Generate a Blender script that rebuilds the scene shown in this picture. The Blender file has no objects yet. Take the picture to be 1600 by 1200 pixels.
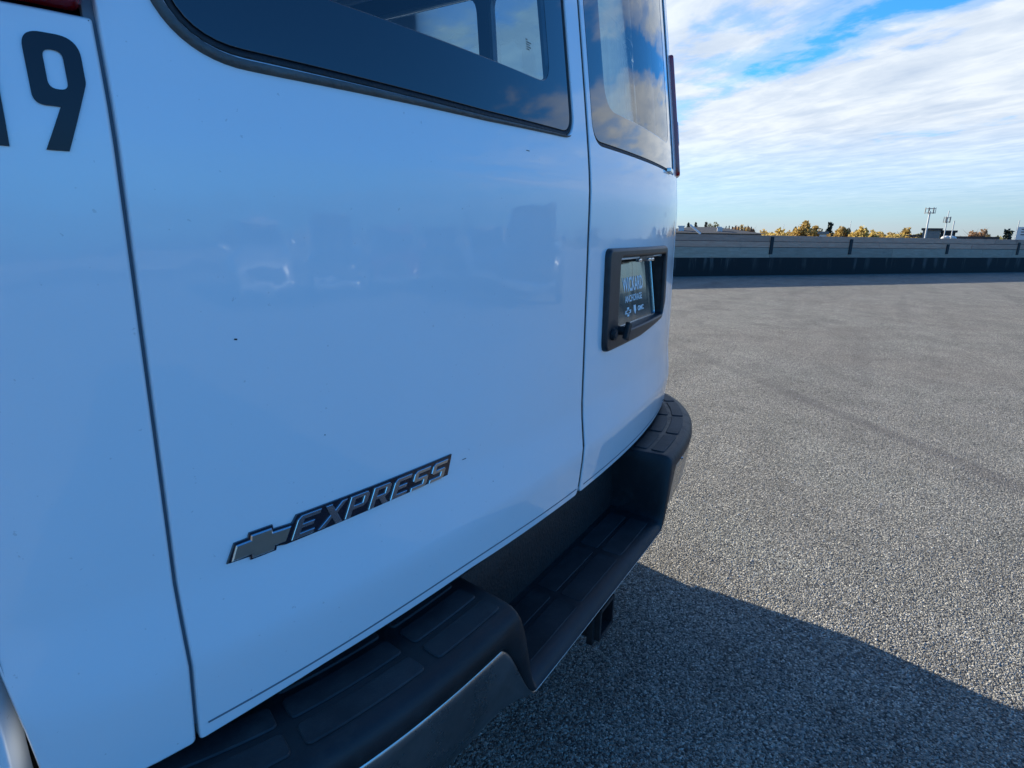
import bpy, bmesh, math, random
import numpy as np
from mathutils import Vector, Matrix
from mathutils.geometry import delaunay_2d_cdt
R = math.radians
sc = bpy.context.scene
COL = sc.collection
random.seed(7); rng = np.random.default_rng(7)

# ------------------------------------------------------------------ camera
cam_d = bpy.data.cameras.new('camera'); cam = bpy.data.objects.new('camera', cam_d); COL.objects.link(cam)
cam_d.sensor_width = 36.0; cam_d.lens = 900.0/1600.0*36.0
cam_d.clip_start = .02; cam_d.clip_end = 6000
_a, _p, _r = R(32.23), R(14.9), R(0.97)
_F = Vector((math.cos(_a)*math.cos(_p), math.sin(_a)*math.cos(_p), -math.sin(_p)))
_X = Vector((math.sin(_a), -math.cos(_a), 0)); _D = _F.cross(_X)
if _D.z > 0: _D = -_D
_X2 = _X*math.cos(_r)-_D*math.sin(_r); _D2 = _D*math.cos(_r)+_X*math.sin(_r)
_m = Matrix((_X2, -_D2, -_F)).transposed().to_4x4(); _m.translation = Vector((-.9725, -.4523, 1.13))
cam.matrix_world = _m
sc.camera = cam

# ------------------------------------------------------------------ sun + sky
SUN_EL, SUN_AZ = 18.0, 12.8            # azimuth measured from +Y (front of the van) towards +X
sun_dir = Vector((math.sin(R(SUN_AZ))*math.cos(R(SUN_EL)), math.cos(R(SUN_AZ))*math.cos(R(SUN_EL)), math.sin(R(SUN_EL))))
sd = bpy.data.lights.new('sun', 'SUN'); sd.energy = 5.0; sd.angle = R(.53); sd.color = (1, .91, .76)
sun = bpy.data.objects.new('sun', sd); COL.objects.link(sun)
sun.rotation_euler = sun_dir.to_track_quat('Z', 'Y').to_euler()
SKY_STRENGTH = .085
EXPOSURE = 1.19
sc.view_settings.view_transform = 'Standard'; sc.view_settings.look = 'None'
sc.view_settings.exposure = EXPOSURE; sc.view_settings.gamma = 1
sc.view_settings.use_curve_mapping = False

class NT:
    """tiny helper for node trees"""
    def __init__(s, nt): s.nt = nt; s.n = nt.nodes; s.l = nt.links
    def node(s, t, **k):
        n = s.n.new(t)
        for a, v in k.items():
            if a.startswith('i_'):
                key = a[2:]; key = int(key) if key.isdigit() else key.replace('_', ' ')
                s.put(n.inputs[key], v)
            else: setattr(n, a, v)
        return n
    def put(s, sock, v):
        if isinstance(v, bpy.types.NodeSocket): s.l.new(v, sock)
        else: sock.default_value = v
    def math(s, op, a, b=0.0, c=0.0, clamp=False):
        n = s.n.new('ShaderNodeMath'); n.operation = op; n.use_clamp = clamp
        s.put(n.inputs[0], a); s.put(n.inputs[1], b)
        if op in ('MULTIPLY_ADD', 'SMOOTH_MIN', 'COMPARE'): s.put(n.inputs[2], c)
        return n.outputs[0]
    def ramp(s, fac, stops, interp='LINEAR'):
        n = s.n.new('ShaderNodeValToRGB'); cr = n.color_ramp; cr.interpolation = interp
        while len(cr.elements) < len(stops): cr.elements.new(.5)
        for e, (p, c) in zip(cr.elements, stops):
            e.position = p; e.color = (c, c, c, 1) if isinstance(c, (int, float)) else (*c, 1)
        s.put(n.inputs[0], fac); return n.outputs[0]
    def sramp(s, fac, stops):       # ramp with signed values
        return s.math('SUBTRACT', s.ramp(fac, [(p, v+.5) for p, v in stops]), .5)
    def mix(s, f, a, b, blend='MIX'):
        n = s.n.new('ShaderNodeMix'); n.data_type = 'RGBA'; n.blend_type = blend
        s.put(n.inputs[0], f)
        s.put(n.inputs[6], a if isinstance(a, bpy.types.NodeSocket) else (*a, 1))
        s.put(n.inputs[7], b if isinstance(b, bpy.types.NodeSocket) else (*b, 1))
        return n.outputs[2]
    def noise(s, vec, scale, detail=4, rough=.55, dist=0.0):
        n = s.n.new('ShaderNodeTexNoise'); s.put(n.inputs['Vector'], vec)
        n.inputs['Scale'].default_value = scale; n.inputs['Detail'].default_value = detail
        n.inputs['Roughness'].default_value = rough; n.inputs['Distortion'].default_value = dist
        return n.outputs[0]
    def xyz(s, x, y, z=0.0):
        n = s.n.new('ShaderNodeCombineXYZ'); s.put(n.inputs[0], x); s.put(n.inputs[1], y); s.put(n.inputs[2], z)
        return n.outputs[0]

w = bpy.data.worlds.new('World'); sc.world = w; w.use_nodes = True
t = NT(w.node_tree); t.n.clear()
sky = t.node('ShaderNodeTexSky', sky_type='NISHITA', sun_disc=False, sun_elevation=R(SUN_EL), sun_rotation=R(SUN_AZ),
             altitude=50, air_density=1.0, dust_density=.1, ozone_density=4.0)
tc = t.node('ShaderNodeTexCoord')
sep = t.node('ShaderNodeSeparateXYZ', i_0=tc.outputs['Generated'])
dx, dy, dz = sep.outputs
zc = t.math('ADD', t.math('MAXIMUM', dz, 0.0), .03)
px_ = t.math('DIVIDE', dx, zc); py_ = t.math('DIVIDE', dy, zc)
ca = t.math('MULTIPLY', t.math('ADD', px_, py_), .7071)        # along the cloud streets
cb = t.math('MULTIPLY', t.math('SUBTRACT', px_, py_), .7071)   # across them
sdot = t.node('ShaderNodeVectorMath', operation='DOT_PRODUCT'); t.put(sdot.inputs[0], tc.outputs['Generated']); sdot.inputs[1].default_value = sun_dir
sd_ = t.math('MAXIMUM', sdot.outputs['Value'], 0.0)
n1 = t.noise(t.xyz(t.math('MULTIPLY', ca, .35), t.math('MULTIPLY', cb, .8), 3.3), 1.0, 7, .6, .3)
n2 = t.noise(t.xyz(t.math('MULTIPLY', ca, 1.1), t.math('MULTIPLY', cb, 2.2), 1.7), 1.6, 8, .60, .5)
nbig = t.noise(t.xyz(t.math('MULTIPLY', ca, .12), t.math('MULTIPLY', cb, .3), 8.1), 1.0, 2, .5)
gd = t.math('DIVIDE', t.math('SUBTRACT', cb, 2.13), .27)
gap = t.math('EXPONENT', t.math('MULTIPLY', t.math('MULTIPLY', gd, gd), -1.0))
puff = t.noise(t.xyz(px_, py_, 4.2), 2.6, 7, .62, .25)
cov = t.math('ADD', t.math('MULTIPLY', n1, .45), t.math('ADD', t.math('MULTIPLY', n2, .25), t.math('MULTIPLY', puff, .30)))
cov = t.math('ADD', cov, t.math('MULTIPLY', t.math('SUBTRACT', nbig, .5), .35))
cov = t.math('SUBTRACT', cov, t.math('MULTIPLY', gap, .145))
# cover cleared opposite the sunny side, shaped so the van's rear gets blue fill
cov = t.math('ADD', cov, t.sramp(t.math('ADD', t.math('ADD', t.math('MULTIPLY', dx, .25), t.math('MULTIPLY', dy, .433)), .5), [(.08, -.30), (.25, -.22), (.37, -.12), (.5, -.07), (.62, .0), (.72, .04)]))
# thicker sheet towards the horizon, thinner overhead
cov = t.math('ADD', cov, t.sramp(dz, [(0, .14), (.15, .11), (.27, .06), (.45, -.03), (1, -.06)]))
mask = t.ramp(cov, [(.425, 0), (.50, .50), (.595, 1)], 'EASE')
mask = t.math('MULTIPLY', mask, t.ramp(dz, [(.0, .0), (.035, .10), (.085, .72), (.15, 1)]))
glow = t.math('POWER', sd_, 5.0)
n3 = t.noise(t.xyz(t.math('MULTIPLY', ca, 1.5), t.math('MULTIPLY', cb, 3.2), 5.7), 1.5, 6, .55, .5)
shade = t.ramp(t.math('ADD', t.math('MULTIPLY', n3, .42), t.math('ADD', t.math('MULTIPLY', n1, .33), t.math('MULTIPLY', puff, .25))), [(.38, (.74, .80, .90)), (.5, (.93, .95, .99)), (.60, (1.14, 1.11, 1.08))])
CLOUD_GAIN = 4.9
cl = t.mix(1.0, (.83, .92, 1.02), shade, 'MULTIPLY')
amp = t.math('MULTIPLY', t.math('ADD', t.math('MULTIPLY', glow, .9), 1.0), CLOUD_GAIN)
clv = t.node('ShaderNodeVectorMath', operation='SCALE'); t.put(clv.inputs[0], cl); t.put(clv.inputs['Scale'], amp)
skyc = t.mix(1.0, sky.outputs[0], (.38, 1.06, 1.58), 'MULTIPLY')
# pale milky air low on the horizon
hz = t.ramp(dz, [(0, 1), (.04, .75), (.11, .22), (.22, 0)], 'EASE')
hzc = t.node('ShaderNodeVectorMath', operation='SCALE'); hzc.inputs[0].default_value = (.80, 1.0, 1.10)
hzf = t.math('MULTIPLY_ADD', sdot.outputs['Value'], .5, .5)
t.put(hzc.inputs['Scale'], t.math('MULTIPLY', t.ramp(hzf, [(.0, .20), (.30, .26), (.50, .60), (.62, .74), (1, .98)]), 4.7))  # haze dimmed opposite the sun, to soften its reflection in the van paint
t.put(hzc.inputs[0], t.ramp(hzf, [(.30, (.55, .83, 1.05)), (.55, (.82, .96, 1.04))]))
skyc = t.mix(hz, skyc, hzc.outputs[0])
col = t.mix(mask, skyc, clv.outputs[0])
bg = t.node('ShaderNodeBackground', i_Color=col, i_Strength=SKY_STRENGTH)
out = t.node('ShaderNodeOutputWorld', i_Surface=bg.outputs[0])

# ------------------------------------------------------------------ materials
def mat(name, base=(.5, .5, .5), rough=.5, metal=0.0, coat=0.0, spec=.5, **k):
    m = bpy.data.materials.new(name); m.use_nodes = True
    b = m.node_tree.nodes['Principled BSDF']
    b.inputs['Base Color'].default_value = (*base, 1); b.inputs['Roughness'].default_value = rough
    b.inputs['Metallic'].default_value = metal; b.inputs['Coat Weight'].default_value = coat
    b.inputs['Coat Roughness'].default_value = .02; b.inputs['Specular IOR Level'].default_value = spec
    return m, NT(m.node_tree), b
def bump(T, b, h, strength=.3, dist=.01, into='Normal'):
    n = T.node('ShaderNodeBump', i_Height=h, i_Strength=strength, i_Distance=dist)
    T.l.new(n.outputs[0], b.inputs[into])
def objco(T): return T.node('ShaderNodeTexCoord').outputs['Object']
def mottled(name, a, b_, scale, rough=.8, detail=6, bstr=.3, bdist=.01, bscale=None, stretch=None, **k):
    m, T, b = mat(name, rough=rough, **k)
    co = objco(T)
    if stretch:
        mp = T.node('ShaderNodeMapping', i_Vector=co); mp.inputs['Scale'].default_value = stretch; co = mp.outputs[0]
    n = T.noise(co, scale, detail, .6)
    T.l.new(T.mix(T.ramp(n, [(.35, 0), (.65, 1)]), a, b_), b.inputs['Base Color'])
    if bstr: bump(T, b, T.noise(co, bscale or scale*4, 4), bstr, bdist)
    return m

# white van paint with a clear coat, slight orange peel and a film of dust
M_paint, T, b = mat('white_paint', (.74, .79, .84), .38, coat=1.0, spec=.4)
co = objco(T)
dust = T.ramp(T.noise(co, 3.0, 5, .6), [(.4, .0), (.75, 1)])
speck = T.ramp(T.noise(co, 170, 2, .5), [(.735, 0), (.76, 1)])
base = T.mix(T.math('MULTIPLY', dust, .12), (.80, .835, .86), (.64, .66, .66))
base = T.mix(T.math('MULTIPLY', speck, .25), base, (.25, .24, .22))
T.l.new(base, b.inputs['Base Color'])
T.l.new(T.math('ADD', T.math('MULTIPLY', dust, .05), .015), b.inputs['Coat Roughness'])
bn = T.node('ShaderNodeBump', i_Height=T.math('ADD', T.math('ADD', T.noise(co, 9, 3), T.math('MULTIPLY', T.noise(co, 2.6, 2), 3.0)), T.math('MULTIPLY', T.noise(co, 260, 2), .006)), i_Strength=.12, i_Distance=.006)
T.l.new(bn.outputs[0], b.inputs['Coat Normal'])
M_flange = mat('painted_flange', (.13, .15, .18), .6)[0]
M_rubber = mottled('black_rubber', (.007, .007, .008), (.013, .013, .014), 40, .6)
M_gasket = mottled('lit_gasket', (.075, .08, .08), (.11, .115, .11), 30, .55)  # paler than the black rubber: light on the ledge put into the colour
M_dark = mat('dark_interior', (.018, .02, .024), .8)[0]
M_under = mottled('underbody', (.012, .012, .012), (.03, .028, .026), 12, .85)
# frit-edged tinted glass: one pane, tinted; opaque printed border is a part of its own
def glass(name, tint, gl=1.0):
    m = bpy.data.materials.new(name); m.use_nodes = True; T = NT(m.node_tree); T.n.clear()
    fr = T.node('ShaderNodeFresnel', i_IOR=1.52)
    tr = T.node('ShaderNodeBsdfTransparent', i_Color=(*tint, 1)); g = T.node('ShaderNodeBsdfGlossy', i_Color=(.95, .97, 1, 1), i_Roughness=.004)
    nb = T.node('ShaderNodeBump', i_Height=T.noise(objco(T), 5, 2), i_Strength=.10, i_Distance=.01)
    T.l.new(nb.outputs[0], g.inputs['Normal'])
    mx = T.node('ShaderNodeMixShader', i_0=T.math('MULTIPLY', fr.outputs[0], 1.25, clamp=True)); T.l.new(tr.outputs[0], mx.inputs[1]); T.l.new(g.outputs[0], mx.inputs[2])
    T.node('ShaderNodeOutputMaterial', i_Surface=mx.outputs[0]); return m
M_glass = glass('tinted_glass', (.38, .50, .56))
M_frit = mat('black_glass_border', (.006, .007, .010), .06, coat=1.0, spec=.5)[0]
M_decal = mat('black_vinyl', (.012, .012, .018), .35, spec=.4)[0]
# textured step-pad plastic
M_pad, T, b = mat('textured_black_plastic', (.02, .02, .02), .5, spec=.4)
co = objco(T)
T.l.new(T.mix(T.ramp(T.noise(co, 7, 5, .6), [(.35, 0), (.7, 1)]), (.008, .0085, .010), (.020, .020, .023)), b.inputs['Base Color'])
dn = T.ramp(T.noise(co, 38, 8, .72), [(.50, 0), (.74, 1)])
T.l.new(T.mix(T.math('MULTIPLY', dn, .25), b.inputs['Base Color'].links[0].from_socket, (.075, .070, .065)), b.inputs['Base Color'])
T.l.new(T.math('MULTIPLY_ADD', dn, .25, .48), b.inputs['Roughness'])
bump(T, b, T.noise(co, 500, 3), .25, .001)
M_tread, T, b = mat('tread_plastic', (.04, .042, .047), .6, spec=.45)
co = objco(T)
T.l.new(T.mix(T.ramp(T.noise(co, 12, 5, .6), [(.35, 0), (.7, 1)]), (.0095, .010, .012), (.026, .026, .029)), b.inputs['Base Color'])
dn = T.ramp(T.noise(co, 30, 8, .72), [(.46, 0), (.72, 1)])
T.l.new(T.mix(T.math('MULTIPLY', dn, .25), b.inputs['Base Color'].links[0].from_socket, (.085, .080, .074)), b.inputs['Base Color'])
bump(T, b, T.noise(co, 420, 3), .3, .001)
M_chrome, T, b = mat('worn_chrome', (.62, .64, .66), .13, 1.0)
co = objco(T)
T.l.new(T.ramp(T.noise(co, 14, 6, .65), [(.3, .20), (.8, .42)]), b.inputs['Roughness'])
T.l.new(T.mix(T.ramp(T.noise(co, 9, 5, .6), [(.40, 0), (.75, 1)]), (.46, .47, .48), (.24, .24, .235)), b.inputs['Base Color'])
M_bright = mat('bright_chrome', (.70, .72, .74), .22, 1.0)[0]
M_badge = mat('badge_backing', (.008, .009, .02), .25, coat=.6)[0]
M_letter, T, b = mat('badge_letter_face', (.42, .47, .56), .26, 1.0)
M_letter_s = mat('badge_letter_face_pale', (.55, .55, .54), .35, 1.0)[0]  # lighter metal for the last two letters
M_emblem, T, b = mat('emblem_face', (.62, .62, .56), .30, 1.0)
bump(T, b, T.noise(objco(T), 120, 2), .25, .001)
M_plate, T, b = mat('dealer_plate_face', (.15, .185, .185), .14, .7, coat=.4)
mp = T.node('ShaderNodeMapping', i_Vector=objco(T)); mp.inputs['Scale'].default_value = (16, 4, 2.5)
bump(T, b, T.noise(mp.outputs[0], 1.0, 1, .4, .5), .35, .012)
M_print = mat('white_print', (.88, .90, .90), .5)[0]
M_hous = mottled('housing_plastic', (.016, .017, .020), (.028, .029, .033), 60, .42, bstr=.15, bdist=.0006, bscale=900)
M_lens, T, b = mat('red_lens', (.32, .010, .014), .08, coat=1.0)
b.inputs['Base Color'].default_value = (.40, .012, .02, 1); b.inputs['Subsurface Weight'].default_value = .35; b.inputs['Subsurface Radius'].default_value = (.02, .004, .004)
M_lens_w = mat('clear_lens', (.55, .55, .58), .08, coat=1.0)[0]
M_tyre = mottled('tyre_rubber', (.015, .015, .015), (.03, .03, .03), 20, .85)
M_rim = mat('steel_rim', (.35, .35, .36), .4, 1.0)[0]
M_hitch = mottled('hitch_black_steel', (.010, .010, .012), (.02, .018, .018), 30, .45)

# ------------------------------------------------------------------ object helpers
def link(o, parent=None):
    COL.objects.link(o)
    if parent: o.parent = parent
    return o
def obj(name, verts, faces, m, parent=None, smooth=False, normals=None, uniq_mats=None, fmat=None):
    me = bpy.data.meshes.new(name); me.from_pydata([tuple(v) for v in verts], [], [tuple(f) for f in faces])
    for mm in (m if isinstance(m, (list, tuple)) else [m]): me.materials.append(mm)
    if smooth: me.polygons.foreach_set('use_smooth', [True]*len(me.polygons))
    if fmat is not None: me.polygons.foreach_set('material_index', fmat)
    me.update()
    if normals is not None: me.normals_split_custom_set_from_vertices([tuple(n) for n in normals])
    return link(bpy.data.objects.new(name, me), parent)
def from_bm(name, bm, m, parent=None, smooth=False):
    me = bpy.data.meshes.new(name); bmesh.ops.recalc_face_normals(bm, faces=bm.faces[:]); bm.to_mesh(me); bm.free()
    for mm in (m if isinstance(m, (list, tuple)) else [m]): me.materials.append(mm)
    if smooth: me.polygons.foreach_set('use_smooth', [True]*len(me.polygons))
    return link(bpy.data.objects.new(name, me), parent)
def tag(o, label=None, cat=None, group=None, kind=None):
    if label: o['label'] = label
    if cat: o['category'] = cat
    if group: o['group'] = group
    if kind: o['kind'] = kind
    return o
def empty(name, loc=(0, 0, 0), rz=0):
    o = bpy.data.objects.new(name, None); o.empty_display_size = .1; COL.objects.link(o); o.location = loc; o.rotation_euler = (0, 0, rz); return o
def add_box(bm, c, s, rz=0, bev=0, rot=None):
    r = bmesh.ops.create_cube(bm, size=1); vs = r['verts']
    M = Matrix.Translation(c) @ (rot if rot is not None else Matrix.Rotation(rz, 4, 'Z')) @ Matrix.Diagonal((*s, 1))
    bmesh.ops.transform(bm, matrix=M, verts=vs)
    if bev:
        es = list({e for v in vs for e in v.link_edges})
        bmesh.ops.bevel(bm, geom=es, offset=bev, segments=2, affect='EDGES', profile=.6)
def add_tube(bm, p0, p1, r0, r1=None, seg=10, caps=True):
    p0, p1 = Vector(p0), Vector(p1); d = p1-p0; r1 = r0 if r1 is None else r1
    M = Matrix.Translation((p0+p1)/2) @ d.to_track_quat('Z', 'Y').to_matrix().to_4x4()
    bmesh.ops.create_cone(bm, cap_ends=caps, segments=seg, radius1=r0, radius2=r1, depth=d.length, matrix=M)
def box(name, c, s, m, parent=None, rz=0, bev=0):
    bm = bmesh.new(); add_box(bm, c, s, rz, bev); return from_bm(name, bm, m, parent)

# ------------------------------------------------------------------ van body surface (u = arc position across the rear, z = height)
def _plan():
    xs = np.linspace(0, .74, 200); pts = [(x, .068*(x/.735)**2.5) for x in xs]
    x0, y0 = pts[-1]; s = 2.5*y0/x0
    P0 = np.array([x0, y0]); P1 = P0+np.array([1, s])*.15; P2 = np.array([.985, .22]); P3 = np.array([.99, .42])
    for q in np.linspace(0, 1, 161)[1:]:
        pts.append(tuple((1-q)**3*P0+3*(1-q)**2*q*P1+3*(1-q)*q*q*P2+q**3*P3))
    pts.append((.99, 4.6)); pts = np.array(pts)
    return np.concatenate([[0], np.cumsum(np.hypot(*np.diff(pts, axis=0).T))]), pts
PU, PP = _plan(); PU[:200] = np.linspace(0, .74, 200); PU[200:] = PU[199]+np.cumsum(np.hypot(*np.diff(PP[199:], axis=0).T))
def S0(u, z):
    u = np.asarray(u, float); z = np.asarray(z, float)
    a = np.abs(u); X = np.interp(a, PU, PP[:, 0]); Y = np.interp(a, PU, PP[:, 1])
    q = z-1.19
    lean = np.where(q < 0, 0, .13*q*(q/(np.abs(q)+.05)))+.014*np.clip(z-.80, 0, .9)**2/(np.clip(z-.80, 0, .9)+.06)
    rear = np.clip(1-(a-.9)/.6, 0, 1)
    tum = np.where(z < .75, 0, .028*(z-.75)) + np.where(z > 1.3, .10*(z-1.3)**2, 0)
    k = np.where(z < .80, -.009*np.clip(1-np.abs(z-.715)/np.where(z > .715, .085, .095), 0, 1)**1.0, 0)*rear
    return np.stack([np.sign(u)*X*(1-tum), Y+lean*rear+k, z], -1)
def SN(u, z):
    e = .006
    a = S0(u+e, z)-S0(u-e, z); c = S0(u, z+e)-S0(u, z-e)
    n = np.cross(a, c); n /= np.linalg.norm(n, axis=-1, keepdims=True)+1e-12
    return n        # rear: -Y
def Sf(u, z, off=0.0):
    return S0(u, z)+SN(np.asarray(u, float), np.asarray(z, float))*np.asarray(off)[..., None]

def rpoly(pts, rad, seg=6, step=.03):
    """polygon (counter-clockwise) with rounded corners, densely sampled"""
    n = len(pts); rad = rad if isinstance(rad, (list, tuple)) else [rad]*n; out = []
    for i in range(n):
        p = np.array(pts[i], float); a = np.array(pts[i-1], float); c = np.array(pts[(i+1) % n], float)
        r = rad[i]
        if r <= 1e-6: out.append(p); continue
        da = (a-p)/np.linalg.norm(a-p); dc = (c-p)/np.linalg.norm(c-p)
        ang = math.acos(max(-1, min(1, float(da@dc)))); d = min(r/math.tan(ang/2), .49*np.linalg.norm(a-p), .49*np.linalg.norm(c-p))
        s, e = p+da*d, p+dc*d
        for k in range(seg+1):
            q = k/seg; out.append((1-q)**2*s+2*(1-q)*q*p+q*q*e)
    res = []
    for i in range(len(out)):
        a, c = out[i], out[(i+1) % len(out)]; L = np.linalg.norm(c-a); k = max(1, int(math.ceil(L/step)))
        if L < 1e-6: continue
        for j in range(k): res.append(a+(c-a)*j/k)
    return np.array(res)
def area(P): x, y = P[:, 0], P[:, 1]; return .5*np.sum(x*np.roll(y, -1)-np.roll(x, -1)*y)
def ccw(P): return P if area(P) > 0 else P[::-1]
def inset(P, d):
    e = np.roll(P, -1, 0)-P; e /= np.linalg.norm(e, axis=1, keepdims=True)+1e-12
    n = np.stack([-e[:, 1], e[:, 0]], 1); m = n+np.roll(n, 1, 0); L = np.linalg.norm(m, axis=1, keepdims=True)
    m = m/(L+1e-9); c = np.clip((m*n).sum(1, keepdims=True), .5, 1)
    return P+m*d/c
def inside(P, q):
    x, y = q[:, 0], q[:, 1]; r = np.zeros(len(q), bool); n = len(P)
    for i in range(n):
        x1, y1 = P[i]; x2, y2 = P[(i+1) % n]
        if y1 == y2: continue
        c = ((y1 > y) != (y2 > y)) & (x < (x2-x1)*(y-y1)/(y2-y1)+x1); r ^= c
    return r
def dist_loop(P, q):
    d = np.full(len(q), 9.0)
    for i in range(len(P)):
        a, c = P[i], P[(i+1) % len(P)]; v = c-a; L = v@v
        if L < 1e-14: continue
        t_ = np.clip(((q-a)@v)/L, 0, 1); d = np.minimum(d, np.linalg.norm(q-(a+t_[:, None]*v), axis=1))
    return d
def panel(name, outline, m, parent=None, holes=(), off=0.0, r=.003, depth=.014, step=.04, stepu=None, fn=Sf, hole_depth=None, zlines=()):
    """a sheet-metal piece on the body surface, with rounded hems at its outline and holes"""
    loops = [ccw(np.array(outline))]+[ccw(np.array(h))[::-1] for h in holes]
    stepu = stepu or step
    V = []; Nn = []; F = []
    ins = [inset(L, r) for L in loops]
    o = loops[0]; mn, mx = o.min(0), o.max(0)
    us = np.arange(mn[0]+stepu/2, mx[0], stepu); zs = np.arange(mn[1]+step/2, mx[1], step)
    zs = np.concatenate([zs, zlines]) if len(zlines) else zs
    g = np.array([(a, c) for a in us for c in zs]) if len(us) and len(zs) else np.zeros((0, 2))
    if len(g):
        ok = inside(ins[0], g) & (dist_loop(ins[0], g) > min(step, stepu)*.35)
        for h in ins[1:]: ok &= ~inside(h, g) & (dist_loop(h, g) > min(step, stepu)*.35)
        g = g[ok]
    pts = np.concatenate(ins+[g]) if len(g) else np.concatenate(ins)
    edges = []; base = 0
    for L in ins:
        n = len(L); edges += [(base+i, base+(i+1) % n) for i in range(n)]; base += n
    vo, _, fo, *_ = delaunay_2d_cdt([Vector((float(p[0]), float(p[1]))) for p in pts], edges, [], 0, 1e-7)
    vo = np.array([(v.x, v.y) for v in vo]); fo = np.array([f[:] for f in fo])
    cen = vo[fo].mean(1); ok = inside(ins[0], cen)
    for h in ins[1:]: ok &= ~inside(h, cen)
    fo = fo[ok]
    P = fn(vo[:, 0], vo[:, 1], np.full(len(vo), off)); NN = SN(vo[:, 0], vo[:, 1])
    V = list(P); Nn = list(NN); F = [tuple(f) for f in fo]
    for li, (L, I) in enumerate(zip(loops, ins)):
        n = len(L); rings = []
        dd = depth if li == 0 or hole_depth is None else hole_depth
        for k, (f, dp) in enumerate([(0, 0), (.5, .134), (.87, .5), (1, 1), (1, None)]):
            Q = I+(L-I)*f; offq = off-(dp*r if dp is not None else dd)
            pos = fn(Q[:, 0], Q[:, 1], np.full(n, offq)); sn = SN(Q[:, 0], Q[:, 1])
            outp = fn(L[:, 0], L[:, 1], np.full(n, offq))-fn(I[:, 0], I[:, 1], np.full(n, offq)); outp /= np.linalg.norm(outp, axis=1, keepdims=True)+1e-9
            wgt = (0, .5, .87, 1, 1)[k]; nn = sn*(1-wgt*.98)+outp*wgt; nn /= np.linalg.norm(nn, axis=1, keepdims=True)
            rings.append(len(V)); V += list(pos); Nn += list(nn)
        for a, c in zip(rings, rings[1:]):
            for i in range(n):
                j = (i+1) % n; F.append((a+i, c+i, c+j, a+j))
    return obj(name, V, F, m, parent, smooth=True, normals=Nn)
def strip_loop(name, P, width_in, offs, m, parent=None, close=True):
    """a moulding that follows a loop on the body: offs = [(inset, off), ...] cross-section"""
    P = ccw(P); n = len(P); V = []; F = []
    for d, o in offs:
        Q = inset(P, d); V += list(Sf(Q[:, 0], Q[:, 1], np.full(n, o)))
    for k in range(len(offs)-1):
        for i in range(n):
            j = (i+1) % n; F.append((k*n+i, k*n+j, (k+1)*n+j, (k+1)*n+i))
    return obj(name, V, F, m, parent, smooth=True)
def polyslab(name, polys, m, parent, off0, off1, bev=.0, fn=Sf, step=.02, side_m=None):
    """raised flat shapes (letters, digits): list of (outline, [holes]) in u,z laid on the body"""
    V = []; F = []; fm = []
    for outl, holes in polys:
        def dens(P): return rpoly([tuple(p) for p in P], 0, step=step)
        loops = [ccw(dens(outl))]+[ccw(dens(h))[::-1] for h in holes]
        ins = [inset(L, bev) if bev else L for L in loops]
        pts = np.concatenate(ins); edges = []; base = 0
        for L in ins:
            n = len(L); edges += [(base+i, base+(i+1) % n) for i in range(n)]; base += n
        vo, _, fo, *_ = delaunay_2d_cdt([Vector((float(p[0]), float(p[1]))) for p in pts], edges, [], 0, 1e-7)
        vo = np.array([(v.x, v.y) for v in vo]); fo = np.array([f[:] for f in fo]); cen = vo[fo].mean(1)
        ok = inside(ins[0], cen)
        for h in ins[1:]: ok &= ~inside(h, cen)
        b0 = len(V); V += list(fn(vo[:, 0], vo[:, 1], np.full(len(vo), off1))); F += [tuple(int(x)+b0 for x in f) for f in fo[ok]]; fm += [0]*int(ok.sum())
        for L, I in zip(loops, ins):
            n = len(L); a = len(V); V += list(fn(I[:, 0], I[:, 1], np.full(n, off1)))
            c = len(V); V += list(fn(L[:, 0], L[:, 1], np.full(n, off1-bev))); d = len(V); V += list(fn(L[:, 0], L[:, 1], np.full(n, off0)))
            for i in range(n):
                j = (i+1) % n; F.append((a+i, c+i, c+j, a+j)); F.append((c+i, d+i, d+j, c+j)); fm += [1, 1]
    return obj(name, V, F, [m, side_m or m], parent, fmat=fm)

# ------------------------------------------------------------------ THE SETTING
# chip-sealed rooftop deck
M_asphalt, T, b = mat('chip_seal_asphalt', rough=.85, spec=.35)
co = objco(T)
v1 = T.node('ShaderNodeTexVoronoi', feature='F1', i_Scale=255.0, i_Randomness=1.0); T.l.new(co, v1.inputs['Vector'])
v2 = T.node('ShaderNodeTexVoronoi', feature='F1', i_Scale=150.0, i_Randomness=1.0); T.l.new(co, v2.inputs['Vector'])
s1 = T.node('ShaderNodeSeparateColor'); T.l.new(v1.outputs['Color'], s1.inputs[0])
s2 = T.node('ShaderNodeSeparateColor'); T.l.new(v2.outputs['Color'], s2.inputs[0])
stone = T.ramp(s1.outputs[0], [(0, (.016, .016, .018)), (.33, (.070, .070, .070)), (.7, (.18, .178, .17)), (.92, (.28, .275, .26)), (1, (.46, .45, .43))])
big = T.ramp(s2.outputs[1], [(0, (.022, .022, .024)), (.45, (.12, .12, .115)), (.85, (.21, .205, .195)), (1, (.34, .33, .31))])
c = T.mix(T.ramp(s2.outputs[0], [(.66, 0), (.7, 1)]), stone, big)
wear = T.noise(co, 1.3, 6, .6, .4)
c = T.mix(1.0, c, T.ramp(wear, [(.3, (.88, .85, .77)), (.5, (1, .96, .86)), (.7, (1, .985, .88))]), 'MULTIPLY')
mid = T.noise(co, 2.6, 5, .62, .8)
c = T.mix(1.0, c, T.ramp(mid, [(.30, .80), (.5, 1.0), (.68, 1.13)]), 'MULTIPLY')
mp = T.node('ShaderNodeMapping', i_Vector=co); mp.inputs['Rotation'].default_value = (0, 0, R(37)); mp.inputs['Scale'].default_value = (.12, 1.1, 1)
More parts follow.
